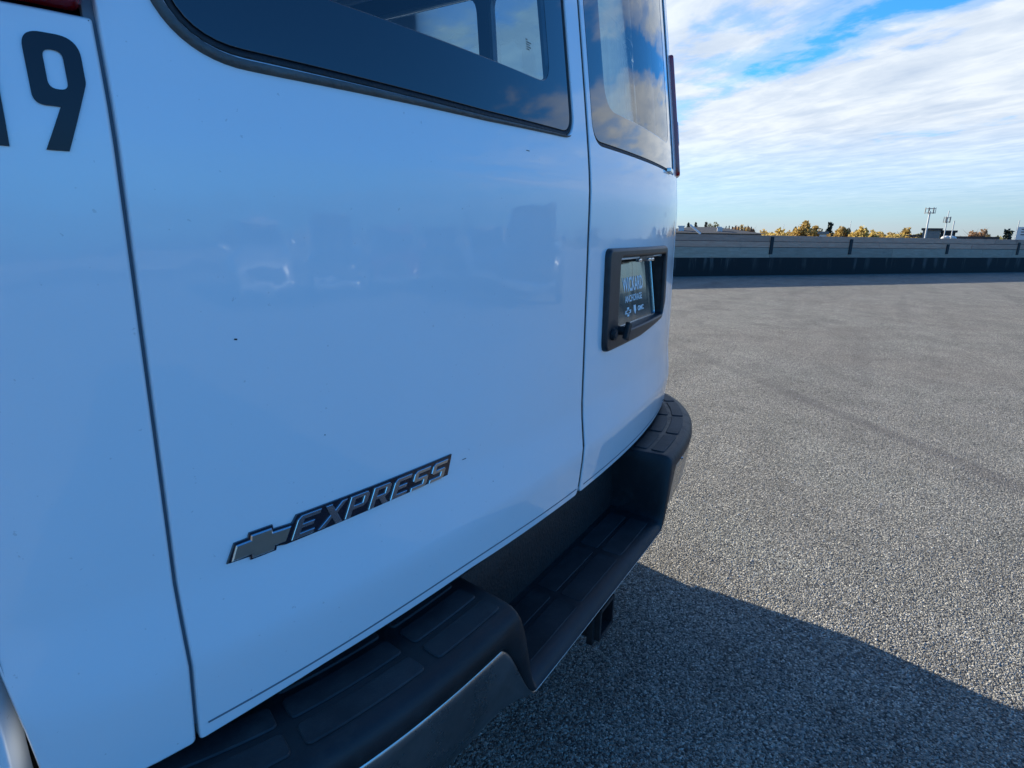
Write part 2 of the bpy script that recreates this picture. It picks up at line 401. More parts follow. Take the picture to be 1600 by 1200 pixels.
c = T.mix(1.0, c, T.ramp(T.noise(mp.outputs[0], 1.0, 5, .6, .2), [(.30, .86), (.5, 1.0), (.7, 1.07)]), 'MULTIPLY')
# an old worn seam running across the deck
so = T.node('ShaderNodeSeparateXYZ', i_0=co)
sl = T.math('ADD', T.math('ADD', T.math('MULTIPLY', so.outputs[0], .690), T.math('MULTIPLY', so.outputs[1], -.724)), -2.50)
sl = T.math('ADD', T.math('ABSOLUTE', T.math('ADD', sl, T.math('MULTIPLY_ADD', T.noise(co, .8, 4), .24, -.12))), 0.0)
c = T.mix(T.math('MULTIPLY', T.ramp(sl, [(.0, 1), (.05, .8), (.085, 0)]), T.ramp(T.noise(co, .5, 3), [(.35, .1), (.6, .55)])), c, (.072, .066, .062))
sc_ = T.node('ShaderNodeVectorMath', operation='SCALE'); T.l.new(c, sc_.inputs[0]); sc_.inputs['Scale'].default_value = 1.42; c = sc_.outputs[0]
wear2 = T.noise(co, .28, 4, .6, 1.0)
c = T.mix(T.math('MULTIPLY', T.ramp(wear2, [(.52, 0), (.66, 1)]), .14), c, (.155, .12, .10))
mp = T.node('ShaderNodeMapping', i_Vector=co); mp.inputs['Rotation'].default_value = (0, 0, R(28)); mp.inputs['Scale'].default_value = (.22, 2.2, 1)
trk = T.noise(mp.outputs[0], 1.0, 3, .5, .3)
c = T.mix(T.math('MULTIPLY', T.ramp(trk, [(.60, 0), (.66, 1)]), .22), c, (.10, .092, .085))
T.l.new(c, b.inputs['Base Color'])
h = T.math('ADD', T.math('MULTIPLY', v1.outputs['Distance'], -1.0), T.math('MULTIPLY', v2.outputs['Distance'], -1.4))
bump(T, b, h, 1.0, .0055)
deck = obj('rooftop_deck', [(-40, -34, 0), (70, -34, 0), (70, 48, 0), (-40, 48, 0)], [(0, 1, 2, 3)], M_asphalt)
tag(deck, kind='structure')
# city ground, ten metres below the deck, out to the horizon
M_city = mottled('city_ground', (.07, .075, .05), (.14, .12, .07), .02, .95, bstr=0)
cg = obj('city_ground', [(-4500, -4500, -9.5), (4500, -4500, -9.5), (4500, 4500, -9.5), (-4500, 4500, -9.5)], [(0, 1, 2, 3)], M_city)
tag(cg, kind='structure')

# ------------------------------------------------------------------ parapet
WP0 = Vector((14.9, 4.2, 0)); WD = Vector((.794, -.608, 0)).normalized(); WN = Vector((WD.y, -WD.x, 0))  # WN points to the camera side
if WN.dot(Vector((-1, -1, 0))) < 0: WN = -WN
def wp(s, n, z): return WP0+WD*s+WN*n+Vector((0, 0, z))
wall_rz = math.atan2(WD.y, WD.x)
M_conc, T, b = mat('stained_concrete', rough=.9)
co = objco(T)
mp = T.node('ShaderNodeMapping', i_Vector=co); mp.inputs['Scale'].default_value = (3.2, 3.2, .35)
drip = T.noise(mp.outputs[0], 1.0, 5, .65)
mp2 = T.node('ShaderNodeMapping', i_Vector=co); mp2.inputs['Scale'].default_value = (.8, .8, .1)
grp = T.noise(mp2.outputs[0], 1.0, 2, .5)
sz = T.node('ShaderNodeSeparateXYZ', i_0=co)
fac = T.math('MULTIPLY', T.ramp(drip, [(.52, 0), (.62, 1)]), T.ramp(grp, [(.42, 0), (.55, 1)]))
fac = T.math('MULTIPLY', fac, T.ramp(sz.outputs[2], [(.12, .1), (.28, 1)]))
c = T.mix(fac, (.014, .012, .012), (.085, .075, .07))
T.l.new(c, b.inputs['Base Color']); bump(T, b, T.noise(co, 30, 5), .4, .01)
def plank_mat(name, a, c_, gap):
    m, T, b = mat(name, rough=.8); co = objco(T)
    oi = T.node('ShaderNodeObjectInfo')
    mp = T.node('ShaderNodeMapping', i_Vector=co); mp.inputs['Scale'].default_value = (1.2, 9, 9)
    T.put(mp.inputs['Location'], T.xyz(T.math('MULTIPLY', oi.outputs['Random'], 50), 0, 0))
    n = T.noise(mp.outputs[0], 2.2, 6, .65, .6)
    c = T.mix(T.ramp(n, [(.3, 0), (.7, 1)]), a, c_)
    knot = T.noise(co, 2.0, 3, .5); c = T.mix(T.math('MULTIPLY', T.ramp(knot, [(.62, 0), (.72, 1)]), .6), c, gap)
    c = T.mix(1.0, c, T.ramp(oi.outputs['Random'], [(0, (.82, .82, .84)), (1, (1.16, 1.12, 1.1))]), 'MULTIPLY')
    T.l.new(c, b.inputs['Base Color']); bump(T, b, n, .5, .006); return m
M_brd = plank_mat('weathered_brown_board', (.50, .235, .15), (.62, .34, .235), (.16, .08, .055))
M_brd2 = plank_mat('weathered_grey_board', (.33, .225, .16), (.44, .325, .245), (.16, .14, .12))
M_strip = mat('dark_strip_face', (.012, .012, .014), .7)[0]
M_brd3 = plank_mat('grey_cement_board', (.07, .075, .08), (.10, .105, .11), (.05, .05, .05), )
def parapet(root, P0, D, N, s0, s1, strips, label, mats=None):
    rz = math.atan2(D.y, D.x)
    root = empty('parapet_wall', P0+D*s0, rz); tag(root, label, 'wall')
    def lb(name, x0, x1, n0, n1, z0, z1, m, bev=0):     # local box: x along, y = -towards N
        sgn = 1 if Vector((-D.y, D.x, 0)).dot(N) > 0 else -1
        bm = bmesh.new(); add_box(bm, ((x0+x1)/2, sgn*(n0+n1)/2, (z0+z1)/2), (x1-x0, abs(n1-n0), z1-z0), 0, bev)
        return from_bm(name, bm, m, root)
    L = s1-s0
    lb('concrete_base', 0, L, 0, -.30, 0, .50, M_conc)
    lb('backing_wall', 0, L, -.05, -.22, .5, 1.09, M_dark)
    rows = [(.503, .783, M_brd2), (.791, .948, M_brd), (.956, 1.118, M_brd)]
    if mats: rows = [(a_, b_, mats) for a_, b_, _ in rows]
    for z0, z1, m in rows:
        x = random.uniform(-2.5, -.5)
        while x < L:
            ln = random.choice([3.66, 4.88, 4.27]); a, c_ = max(0, x), min(L, x+ln)
            if c_-a > .2:
                th = .045+random.uniform(-.004, .004)
                lb('board', a+.004, c_-.004, -.05, -.05+th, z0+random.uniform(0, .004), z1-random.uniform(0, .004), m, .004)
            x += ln
    for s, zb, zt in strips:
        lb('dark_strip', s-s0-.055, s-s0+.055, -.02, .02, zb, zt, M_strip, .004)  # narrow dark upright strip on the board face
    return root
parapet(None, WP0, WD, WN, -22, 34, [(3.0, .60, 1.09), (6.05, .60, 1.05), (10.35, .62, .93), (13.95, .60, 1.02), (15.6, .62, .86)],
        'low rooftop parapet of weathered horizontal boards on a dark stained concrete base')
parapet(None, Vector((-25, -26, 0)), Vector((1, 0, 0)), Vector((0, 1, 0)), 0, 72, [], 'rooftop parapet behind the camera, at the back edge of the parking deck', M_brd3)

# ------------------------------------------------------------------ THE VAN
van = empty('passenger_van', (0, 2.4, 0))
tag(van, 'white passenger van with two rear doors and black step bumper, seen close from behind', 'van')
VAN_INV = Matrix.Translation((0, -2.4, 0))
vanparts = []
ZB, ZT = .62, 2.02
def door(sgn):
    """sgn -1 = left door, +1 = right door"""
    if sgn < 0:
        out = rpoly([(-.7368, ZB-.003), (-.60, ZB+.006), (-.35, ZB+.012), (-.003, ZB), (-.003, ZT), (-.7368, ZT)], [.005, .1, .1, .012, .04, .05])
        win = rpoly([(-.69, 1.283), (-.30, 1.283), (-.059, 1.288), (-.059, 1.86), (-.66, 1.86)], [.06, .2, .03, .06, .08], 10, .02)
    else:
        out = rpoly([(.0055, ZB), (.734, ZB), (.734, ZT), (.0055, ZT)], [.012, .012, .05, .04])
        win = rpoly([(.030, 1.288), (.668, 1.288), (.668, 1.86), (.026, 1.86)], [.035, .03, .06, .06], 10, .02)
    hole = [win]
    hs = inset(ccw(win), -.007)
    holes = [hs]
    if sgn > 0: holes.append(rpoly([(.10, .92), (.50, .92), (.50, 1.075), (.10, 1.075)], .01))
    d = panel('rear_door', out, M_paint, van, holes=holes, r=.0026, depth=.02, step=.03, zlines=(.715, .80, 1.19))
    # glass pane with printed black border
    win = ccw(win); n = len(win)
    fi = [.068 if sgn < 0 else .07]
    x0, z0 = win.min(0); x1, z1 = win.max(0)
    if sgn < 0: inner = rpoly([(-.63, 1.351), (-.118, 1.351), (-.118, 1.80), (-.61, 1.80)], [.05, .035, .05, .05], 10, .02)
    else: inner = rpoly([(.098, 1.352), (.60, 1.352), (.60, 1.80), (.092, 1.80)], [.05, .05, .05, .05], 10, .02)
    pane = panel('window', win, M_frit, d, holes=[inner], off=-.0035, r=.0015, depth=.006, step=.04)
    panel('pane', inset(ccw(inner), -.001), M_glass, pane, off=-.0040, r=.0008, depth=.002, step=.03)
    strip_loop('window_seal', inset(win, -.0072), 0, [(0, -.012), (0, -.0035), (.002, -.0022), (.0072, -.0045), (.0072, -.012)], M_rubber, d)
    return d
dl = door(-1); dr = door(1)
gm = []
for k, (a_, w_) in enumerate(((.000, .005), (.001, .013), (.0, .010), (.001, .012), (.0005, .008))):
    z = 1.398-.0032*k; gm.append((rpoly([(-.182+a_, z), (-.182+a_+w_, z), (-.182+a_+w_, z+.0011), (-.182+a_, z+.0011)], 0), []))
polyslab('glass_mark', gm, M_decal, dl, -.0038, -.0034, 0)
# broad lower moulding under the left window, painted lighter as if lit
wl_ = inset(ccw(rpoly([(-.69, 1.283), (-.30, 1.283), (-.059, 1.288), (-.059, 1.86), (-.66, 1.86)], [.06, .2, .03, .06, .08], 14, .02)), -.0078)
k0 = int(np.argmin(np.hypot(wl_[:, 0]+.697, wl_[:, 1]-1.42))); wl_ = np.roll(wl_, -k0, 0)
k1 = int(np.argmin(np.hypot(wl_[:, 0]+.068, wl_[:, 1]-1.281))); P = [tuple(p) for p in wl_[:k1]]
V = []; F = []
cs = [(-.0015, -.001), (-.0005, .0035), (.0035, .005), (.0065, .004), (.0072, -.001), (.0085, -.0045), (.0098, -.002), (.0105, -.004)]
for i, (u, z) in enumerate(P):
    a = P[max(0, i-1)]; c = P[min(len(P)-1, i+1)]; tx, tz = c[0]-a[0], c[1]-a[1]; L = math.hypot(tx, tz); nx, nz = -tz/L, tx/L
    tap = 1-.75*max(0, (u+.60)/.54)
    for d_, o in cs:
        V.append(Sf(np.float64(u-nx*(.009-d_)*tap), np.float64(z-nz*(.009-d_)*tap), np.float64(o)))
k = len(cs)
for i in range(len(P)-1):
    for j in range(k-1): F.append((i*k+j, i*k+j+1, (i+1)*k+j+1, (i+1)*k+j))
obj('window_ledge', V, F, M_gasket, dl, smooth=True)
# hem line pressed above the bottom edges of the doors
for s_, a, c, par in ((-1, -.728, -.012, dl), (1, .02, .70, dr)):
    P = np.linspace(a, c, 40); V = []; F = []
    for u in P:
        zz = ZB+.014+(.012*math.exp(-((u+.36)/.25)**2) if u < 0 else 0)
        for dz_, o in ((-.0012, .0002), (0, .0013), (.0014, .0002)): V.append(Sf(np.float64(u), np.float64(zz+dz_), np.float64(o)))
    for i in range(39):
        for j in range(2): F.append((i*3+j, i*3+j+1, i*3+j+4, i*3+j+3))
    obj('hem', V, F, M_flange, par, smooth=True)
# door latch catch at the right lower window corner
bm = bmesh.new(); p = Sf(np.float64(.56), np.float64(1.283), np.float64(.003)); add_box(bm, p, (.06, .012, .010), R(12), .002)
from_bm('latch', bm, M_bright, dr)
# corner pillars
pl = rpoly([(-.862, .655), (-.842, .612), (-.7396, .617), (-.7396, 1.281), (-.90, 1.281), (-.895, 1.0), (-.873, .76)], [.01, .02, .006, .003, 0, 0, .03])
panel('corner_panel', pl, M_paint, van, r=.0035, depth=.02, step=.03, stepu=.02, zlines=(.715, .80, 1.19))
panel('corner_panel', rpoly([(.741, .618), (.905, .618), (.905, 1.281), (.741, 1.281)], .004), M_paint, van, r=.003, depth=.02, step=.03, stepu=.02, zlines=(.715, .80, 1.19))
for s_ in (-1, 1):
    q = [(s_*.741, 1.606), (s_*.905, 1.606), (s_*.905, ZT), (s_*.741, ZT)]
    panel('upper_corner_panel', rpoly(q, .004), M_paint, van, r=.003, depth=.02, step=.04, stepu=.02)
    q = [(s_*.742, 1.287), (s_*.895, 1.287), (s_*.885, 1.60), (s_*.745, 1.60)]
    lamp = panel('tail_lamp', rpoly(q, .012), M_lens, van, off=.010, r=.006, depth=.022, step=.03, stepu=.02)
    if s_ > 0: lamp['label'] = 'red tail lamp with clear reversing lens, edge on at the far corner'
    panel('reversing_lens', rpoly([(s_*.748, 1.37), (s_*.885, 1.37), (s_*.88, 1.43), (s_*.75, 1.43)], .006), M_lens_w, lamp, off=.0116, r=.002, depth=.002, step=.03, stepu=.02)
# body sides with window openings and wheel arches
def wheel_arch(c, r, z0, rev=False):
    pts = [(c+r*math.cos(a), .42+r*math.sin(a)) for a in np.linspace(0, math.pi, 15)]
    pts[0] = (pts[0][0], z0); pts[-1] = (pts[-1][0], z0); return pts[::-1]
uo = float(PU[-2]-.42)          # u of side point = y + uo
for s_ in (-1, 1):
    ring = [(.907 if s_ > 0 else .872, .30)]+wheel_arch(1.28+uo, .45, .30)+wheel_arch(4.25+uo, .45, .30)+[(4.55+uo, .30), (4.55+uo, ZT), (.907, ZT)]
    if s_ < 0: ring += [(.909, 1.02), (.8825, .76)]
    hol = [rpoly([(a+uo, 1.29), (c+uo, 1.29), (c+uo, 1.925), (a+uo, 1.925)], .05) for a, c in ((.22, .84), (.90, 1.75), (1.83, 2.75), (2.95, 3.55), (3.65, 4.35))]
    ring = np.array([(s_*x, z) for x, z in ring]); hs = [h*np.array([s_, 1]) for h in hol]
    ring = rpoly([tuple(p) for p in ccw(ring)], 0, step=.06)
    side = panel('body_side', ring, M_paint, van, holes=hs, r=.003, depth=.03, step=.10, stepu=.10)
    for h in hs: panel('side_window', inset(ccw(h), .001), M_glass, side, off=-.004, r=.002, depth=.003, step=.10)
    inner = np.array([(s_*x, z) for x, z in [(.92, .50), (4.5+uo, .50), (4.5+uo, 1.99), (.92, 1.99)]])
    panel('interior_trim', rpoly([tuple(p) for p in ccw(inner)], 0, step=.1), M_dark, side, holes=[inset(ccw(h), -.01) for h in hs], off=-.03, r=.002, depth=.01, step=.12, stepu=.12)
# door inner trims: they close the gaps with black rubber and a painted flange
for s_ in (-1, 1):
    q = rpoly([(s_*a, z) for a, z in ((.0, .60), (.86, .60), (.86, 2.03), (.0, 2.03))] , 0, step=.05)
    w_in = rpoly([(-.66, 1.325), (-.075, 1.325), (-.075, 1.83), (-.64, 1.83)], .04) if s_ < 0 else rpoly([(.055, 1.325), (.64, 1.325), (.64, 1.83), (.05, 1.83)], .04)
    hl = [w_in] + ([rpoly([(.09, .91), (.51, .91), (.51, 1.085), (.09, 1.085)], 0)] if s_ > 0 else [])
    panel('door_lining', q, M_rubber, dl if s_ < 0 else dr, holes=hl, off=-.028, r=.002, depth=.01, step=.06)
panel('door_jamb', rpoly([(-.745, .635), (-.730, .635), (-.730, 1.98), (-.745, 1.98)], 0), M_flange, van, off=-.006, r=.001, depth=.006, step=.06)
# small rubber bumpers showing in the centre gap
panel('centre_weatherstrip', rpoly([(-.0058, .634), (.0085, .634), (.0085, 1.95), (-.0058, 1.95)], 0), M_rubber, van, off=-.0022, r=.001, depth=.006, step=.06)

# roof, front
def roofpt(a, y):
    x = a*.905; z = 2.010+.12*math.cos(a*math.pi/2)**.7*1.0
    return (x, y, z)
V = []; F = []; NA, NY = 25, 14
for j in range(NY):
    y = .165+(4.4-.165)*j/(NY-1)
    for i in range(NA):
        a = -1+2*i/(NA-1); e = (abs(a)**2.5)*.068*1.4 if j == 0 else 0
        fz = -.07*max(0, 1-j/1.0) if j < 1 else 0
        x, yy, z = roofpt(a, y+e); V.append((x, yy, z+fz*math.cos(a*math.pi/2)))
for j in range(NY-1):
    for i in range(NA-1): F.append((j*NA+i, j*NA+i+1, (j+1)*NA+i+1, (j+1)*NA+i))
obj('roof', V, F, M_paint, van, smooth=True)
# nose: lofted sections (y, half width, bottom, top)
sec = [(4.40, .92, .40, 2.06), (4.55, .95, .40, 1.98), (4.95, .97, .40, 1.32), (5.0, .97, .38, 1.22), (5.45, .93, .38, 1.10), (5.62, .86, .40, 1.02), (5.68, .80, .45, .90)]
V = []; F = []
for y, hw, z0, z1 in sec:
    for a in np.linspace(0, 1, 15):
        th = math.pi*a; cx = math.copysign(abs(math.cos(th))**.45, math.cos(th)); cz_ = math.sin(th)**.45 if 0 < a < 1 else 0
        V.append((hw*cx, y, z0+(z1-z0)*cz_))
for j in range(len(sec)-1):
    for i in range(14): F.append((j*15+i, j*15+i+1, (j+1)*15+i+1, (j+1)*15+i))
F.append(tuple(range((len(sec)-1)*15, len(sec)*15)))
nose = obj('nose', V, F, M_paint, van, smooth=True)
M_ws = M_frit
V = [(-.80, 4.57, 1.90), (.80, 4.57, 1.90), (.84, 4.955, 1.335), (-.84, 4.955, 1.335)]
obj('windshield', V, [(0, 1, 2, 3)], M_ws, nose)
box('grille', (0, 5.69, .68), (1.2, .04, .28), M_hous, nose, 0, .01)
box('cargo_floor', (0, 2.35, .60), (1.86, 4.2, .06), M_under, van)
box('chassis', (0, 2.8, .42), (1.0, 4.9, .18), M_under, van, 0, .02)
box('rear_sill', (0, .15, .53), (.80, .10, .16), M_rubber, van, 0, .008)
def lathe(bm, prof, seg, M):
    n = len(prof); vs = []
    for i in range(seg):
        a = 2*math.pi*i/seg
        vs.append([bm.verts.new(M @ Vector((h_, r_*math.cos(a), r_*math.sin(a)))) for r_, h_ in prof])
    for i in range(seg):
        for j in range(n-1): bm.faces.new((vs[i][j], vs[i][j+1], vs[(i+1) % seg][j+1], vs[(i+1) % seg][j]))
for yy in (1.28, 4.25):
    for s_ in (-1, 1):
        bm = bmesh.new(); lathe(bm, [(.22, -.10), (.34, -.115), (.372, -.09), (.378, 0), (.372, .09), (.34, .115), (.22, .10)], 32, Matrix.Translation((s_*.84, yy, .378)))
        ty = from_bm('wheel', bm, M_tyre, van, True)
        bm = bmesh.new(); lathe(bm, [(.02, s_*.05), (.10, s_*.04), (.16, s_*.06), (.21, s_*.09), (.222, s_*.10), (.222, -s_*.10)], 28, Matrix.Translation((s_*.84, yy, .378)))
        from_bm('rim', bm, M_rim, ty, True)

for yy in (1.28, 4.25):
    for s_ in (-1, 1):
        V = []; F = []
        for i, a in enumerate(np.linspace(-.42, math.pi+.42, 25)):
            for x in (.655, .972): V.append((s_*x, yy+.462*math.cos(a), .42+.462*math.sin(a)))
        for i in range(24): F.append((2*i, 2*i+1, 2*i+3, 2*i+2))
        obj('arch_liner', V, F, M_under, van)  # unseen liner, added to stop sun leaking through the arch
    for s_ in (-1, 1): box('wheel_well', (s_*.66, yy, .56), (.02, 1.0, .66), M_under, van)  # unseen inner plate, added to block sun coming in past the tyre
box('underbody_pan', (0, 2.9, .42), (1.30, 5.0, .10), M_under, van)
# ------------------------------------------------------------------ bumper
def _bplan(gx=0):
    xs = np.linspace(0, .85, 120); pts = [(x, -.088+.259*x**4.5) for x in xs]
    x0, y0 = pts[-1]; s = .259*4.5*x0**3.5; P0 = np.array([x0, y0]); P1 = P0+np.array([1, s])*.09; P2 = np.array([1.02, .20]); P3 = np.array([1.022, .36])
    for q in np.linspace(0, 1, 61)[1:]: pts.append(tuple((1-q)**3*P0+3*(1-q)**2*q*P1+3*(1-q)*q*q*P2+q**3*P3))
    pts = np.array(pts); return np.concatenate([[0], np.cumsum(np.hypot(*np.diff(pts, axis=0).T))]), pts
BU, BP = _bplan()
def B(s, inn=0.0):
    a = abs(s); x = np.interp(a, BU, BP[:, 0]); y = np.interp(a, BU, BP[:, 1])
    e = .004; x2 = np.interp(a+e, BU, BP[:, 0]); y2 = np.interp(a+e, BU, BP[:, 1]); x1 = np.interp(max(a-e, 0), BU, BP[:, 0]); y1 = np.interp(max(a-e, 0), BU, BP[:, 1])
    tx, ty = x2-x1, y2-y1; L = math.hypot(tx, ty); nx, ny = -ty/L, tx/L      # inward normal
    x, y = x+nx*inn, y+ny*inn
    return (x if s >= 0 else -x), y
def smooth(t_): t_ = min(1, max(0, t_)); return t_*t_*(3-2*t_)
def H(x, inn):          # height of the pad top
    a = abs(x); lo = .302+.022*min(1, inn/.1); hi = .358-.020*min(1, inn/.1)
    return .447+(.602-.447)*smooth((a-lo)/(hi-lo))
def HC(x):               # top edge of the chrome face bar
    a = abs(x); return .447+(.602-.447)*smooth((a-.300)/(.402-.300))
SM = BU[-1]
ss = np.unique(np.concatenate([np.linspace(0, .29, 12), np.linspace(.29, .42, 36), np.linspace(.42, .46, 4), np.linspace(.46, SM, 50)]))
ss = np.concatenate([-ss[::-1][:-1], ss])
V = []; F = []; pr = []
def pad_prof(s):
    rows = []
    x, _ = B(s, 0)
    width = .155 if abs(s) < .8 else .155
    for inn, dz_ in ((.155, 0), (.12, 0), (.08, 0), (.05, 0), (.028, 0), (.018, -.0015), (.010, -.005), (.004, -.011), (.0005, -.019), (-.001, -.030), (.002, -.040), (.008, -.041)):
        bx, by = B(s, inn); z = H(bx, max(0, inn))+dz_
        if dz_ <= -.030:
            z = min(HC(bx), H(bx, 0))+dz_*(.62+.38*smooth((abs(bx)-.31)/.08))
        ef = smooth((SM-abs(s))/.05); z = (z-.585)*ef+.585 if abs(s) > SM-.05 else z
        rows.append((bx, by, z))
    return rows
for s in ss: V += pad_prof(s)
n = 12
for i in range(len(ss)-1):
    for j in range(n-1): F.append((i*n+j, i*n+j+1, (i+1)*n+j+1, (i+1)*n+j))
bump_o = empty('step_bumper', (0, 0, 0)); bump_o.parent = van; bump_o.matrix_parent_inverse = Matrix.Identity(4)
bump_o['label'] = 'rear step bumper'
pad = obj('step_pad', V, F, M_pad, bump_o, smooth=True)
# chrome face bar
V = []; F = []
prof = [(.014, .0), (.0045, .012), (.001, .05), (.0015, .12), (.005, .25), (.0065, .42), (.010, .60), (.018, .78), (.028, .92), (.040, 1.0), (.065, 1.03)]
for s in ss:
    bx, _ = B(s, 0); top = min(HC(bx), H(bx, 0))-(.026+.012*smooth((abs(bx)-.31)/.08))
    bot = .405
    for inn, f in prof:
        x, y = B(s, inn+.001); V.append((x, y, top+(bot-top)*f))
n = len(prof)
for i in range(len(ss)-1):
    for j in range(n-1): F.append((i*n+j, i*n+j+1, (i+1)*n+j+1, (i+1)*n+j))
obj('bumper_bar', V, F, M_chrome, bump_o, smooth=True)
# inner riser behind the centre step and support plate
V = []; F = []
for i, x in enumerate(np.linspace(-.36, .36, 30)):
    for y, z in ((.052, .44), (.050, .452), (.058, .53), (.062, .62), (.09, .625)): V.append((x, y+.004*(abs(x)/.36)**2, z))
for i in range(29):
    for j in range(4): F.append((i*5+j, i*5+j+1, i*5+j+6, i*5+j+5))
obj('step_riser', V, F, M_rubber, bump_o, smooth=True)
box('bumper_bracket', (-.45, .16, .46), (.06, .26, .08), M_under, bump_o, 0, .004)
box('bumper_bracket', (.45, .16, .46), (.06, .26, .08), M_under, bump_o, 0, .004)
# raised tread pads, two rows each side, and the centre step ribs
def tread(s0, s1, i0, i1, zt=.6045, parent=pad, name='tread_pad', m=M_tread):
    P = rpoly([(s0, i0), (s1, i0), (s1, i1), (s0, i1)], .008, 5, .02); P = ccw(P); I = inset(P, .0018); n = len(P); V = []
    for L, z in ((I, zt), (P, zt-.0016), (P, zt-.0045)):
        for s, i in L: x, y = B(s, i); V.append((x, y, z))
    F = [tuple(range(n))]
    for k in (0, 1):
        for i in range(n): j = (i+1) % n; F.append((k*n+i, (k+1)*n+i, (k+1)*n+j, k*n+j))
    return obj(name, V, F, m, parent)
for sg in (-1, 1):
    for a, c in ((.368, .500), (.522, .684), (.700, .850), (.868, .96)):
        for i0, i1 in ((.027, .061), (.071, .106), (.116, .150)):
            tread(sg*a, sg*c, i0, i1)
for a, c in ((-.285, -.105), (-.09, .09), (.105, .285)):
    for i0, i1 in ((.027, .075), (.083, .128)): tread(a, c, i0, i1, zt=.4478)
# a rivet on the pad edge
bm = bmesh.new(); add_tube(bm, (.432, -.0895, .573), (.432, -.085, .573), .003, seg=10); from_bm('rivet', bm, M_bright, pad)
# hitch receiver
hb = bmesh.new()
for (cx_, cz_, sx, sz_) in ((-.032, .365, .008, .070), (.032, .365, .008, .070), (0, .396, .070, .008), (0, .334, .070, .008)):
    add_box(hb, (cx_, .04, cz_), (sx, .24, sz_), 0, .0015)
rec = from_bm('hitch_receiver', hb, M_hitch, van)
hb = bmesh.new(); add_box(hb, (0, -.072, .352), (.096, .012, .096), 0, .003)
for f in list(hb.faces): pass
collar = from_bm('collar', bmesh.new(), M_hitch, rec)
hb.free(); hb = bmesh.new()
for (cx_, cz_, sx, sz_) in ((-.040, .365, .010, .088), (.040, .365, .010, .088), (0, .404, .09, .010), (0, .326, .09, .010)): add_box(hb, (cx_, -.062, cz_), (sx, .014, sz_), 0, .003)
bmesh.ops.recalc_face_normals(hb, faces=hb.faces[:]); hb.to_mesh(collar.data); hb.free()
hb = bmesh.new()
v_ = [hb.verts.new(p) for p in ((-.055, -.02, .33), (-.055, .12, .36), (-.055, .12, .44), (-.055, -.05, .40), (-.070, -.02, .33), (-.070, .12, .36), (-.070, .12, .44), (-.070, -.05, .40))]
for f in ((0, 1, 2, 3), (7, 6, 5, 4), (0, 4, 5, 1), (1, 5, 6, 2), (2, 6, 7, 3), (3, 7, 4, 0)): hb.faces.new([v_[i] for i in f])
from_bm('safety_chain_plate', hb, M_hitch, rec)
box('cross_tube', (0, .10, .40), (.9, .06, .06), M_hitch, rec, 0, .006)

# ------------------------------------------------------------------ licence plate housing on the right door
hout = rpoly([(.078, .896), (.30, .900), (.50, .916), (.532, .96), (.520, 1.10), (.078, 1.10)], [.022, .1, .03, .02, .018, .018], 8, .02)
hin = rpoly([(.142, .930), (.497, .930), (.497, 1.080), (.142, 1.080)], [.010, .010, .012, .010], 6, .02)
hous = panel('plate_housing', hout, M_hous, dr, holes=[hin], off=.011, r=.007, depth=.016, step=.03, hole_depth=.055)
# recess walls and floor
Vv = []; Ff = []
hi = ccw(hin); n = len(hi)
for o in (.004, -.045): Vv += list(Sf(hi[:, 0], hi[:, 1], np.full(n, o)))
for i in range(n): j = (i+1) % n; Ff.append((i, j, n+j, n+i))
Ff.append(tuple(range(n, 2*n)))
obj('recess', Vv, Ff, M_hous, hous)
lampo = box('plate_light', (.335, .022, 1.074), (.11, .022, .012), M_hous, hous, R(3), .003)
for xx in (.285, .345, .365): box('light_clip', (xx, .012, 1.071), (.016, .010, .007), M_bright, hous, 0, .002)
# plate: local frame (a across, b up), tilted forward at its bottom
PC = np.array([.324, .035, 1.0025]); pa = np.array([.997, .050, .0]); pb = np.array([0, .155, .988]); pn = np.cross(pa, pb); pn /= np.linalg.norm(pn)
if pn[1] > 0: pn = -pn
def PL(a, c, o): return np.stack([PC+pa*x+pb*z+pn*oo for x, z, oo in zip(np.atleast_1d(a), np.atleast_1d(c), np.atleast_1d(o))])
def plfn(u, z, off): return PL(u, z, off)
pk = rpoly([(-.150, -.074), (.150, -.074), (.150, .074), (-.150, .074)], .010, 5, .02)
plate = polyslab('licence_plate', [(pk, [])], M_plate, dr, -.001, .001, .0003, fn=plfn)
plate['label'] = 'dark reflective dealer plate in a bright metal frame'
fr_in = inset(ccw(pk), .0032)
polyslab('plate_frame', [(pk, [fr_in])], M_bright, plate, .001, .0028, .0006, fn=plfn)
def text_polys(txt, size, x, z, wscale=1.0, off=0.0):
    cu = bpy.data.curves.new('t', 'FONT'); cu.body = txt; cu.size = size; cu.resolution_u = 3; cu.offset = off
    o = bpy.data.objects.new('t', cu); COL.objects.link(o); bpy.context.view_layer.update()
    me = bpy.data.meshes.new_from_object(o.evaluated_get(bpy.context.evaluated_depsgraph_get()))
    vs = np.array([v.co[:] for v in me.vertices]); fs = [tuple(p.vertices) for p in me.polygons]
    bpy.data.objects.remove(o); bpy.data.meshes.remove(me)
    mn, mx = vs[:, :2].min(0), vs[:, :2].max(0)
    ws_ = wscale/(mx[0]-mn[0])
    vs[:, 0] = (vs[:, 0]-(mn[0]+mx[0])/2)*ws_+x; vs[:, 1] += z-(mn[1]+mx[1])/2
    return vs, fs
def plate_text(name, txt, size, x, z, ws, off=0.0):
    vs, fs = text_polys(txt, size, x, z, ws, off); obj(name, PL(vs[:, 0], vs[:, 1], np.full(len(vs), .0016)), fs, M_print, plate)
plate_text('lettering', 'WICKARD', .044, -.004, .014, .144, .0009)
plate_text('lettering', 'ANCHORAGE', .021, -.006, -.018, .122, .0003)
plate_text('lettering', 'GMC', .015, .040, -.046, .046, .0006)
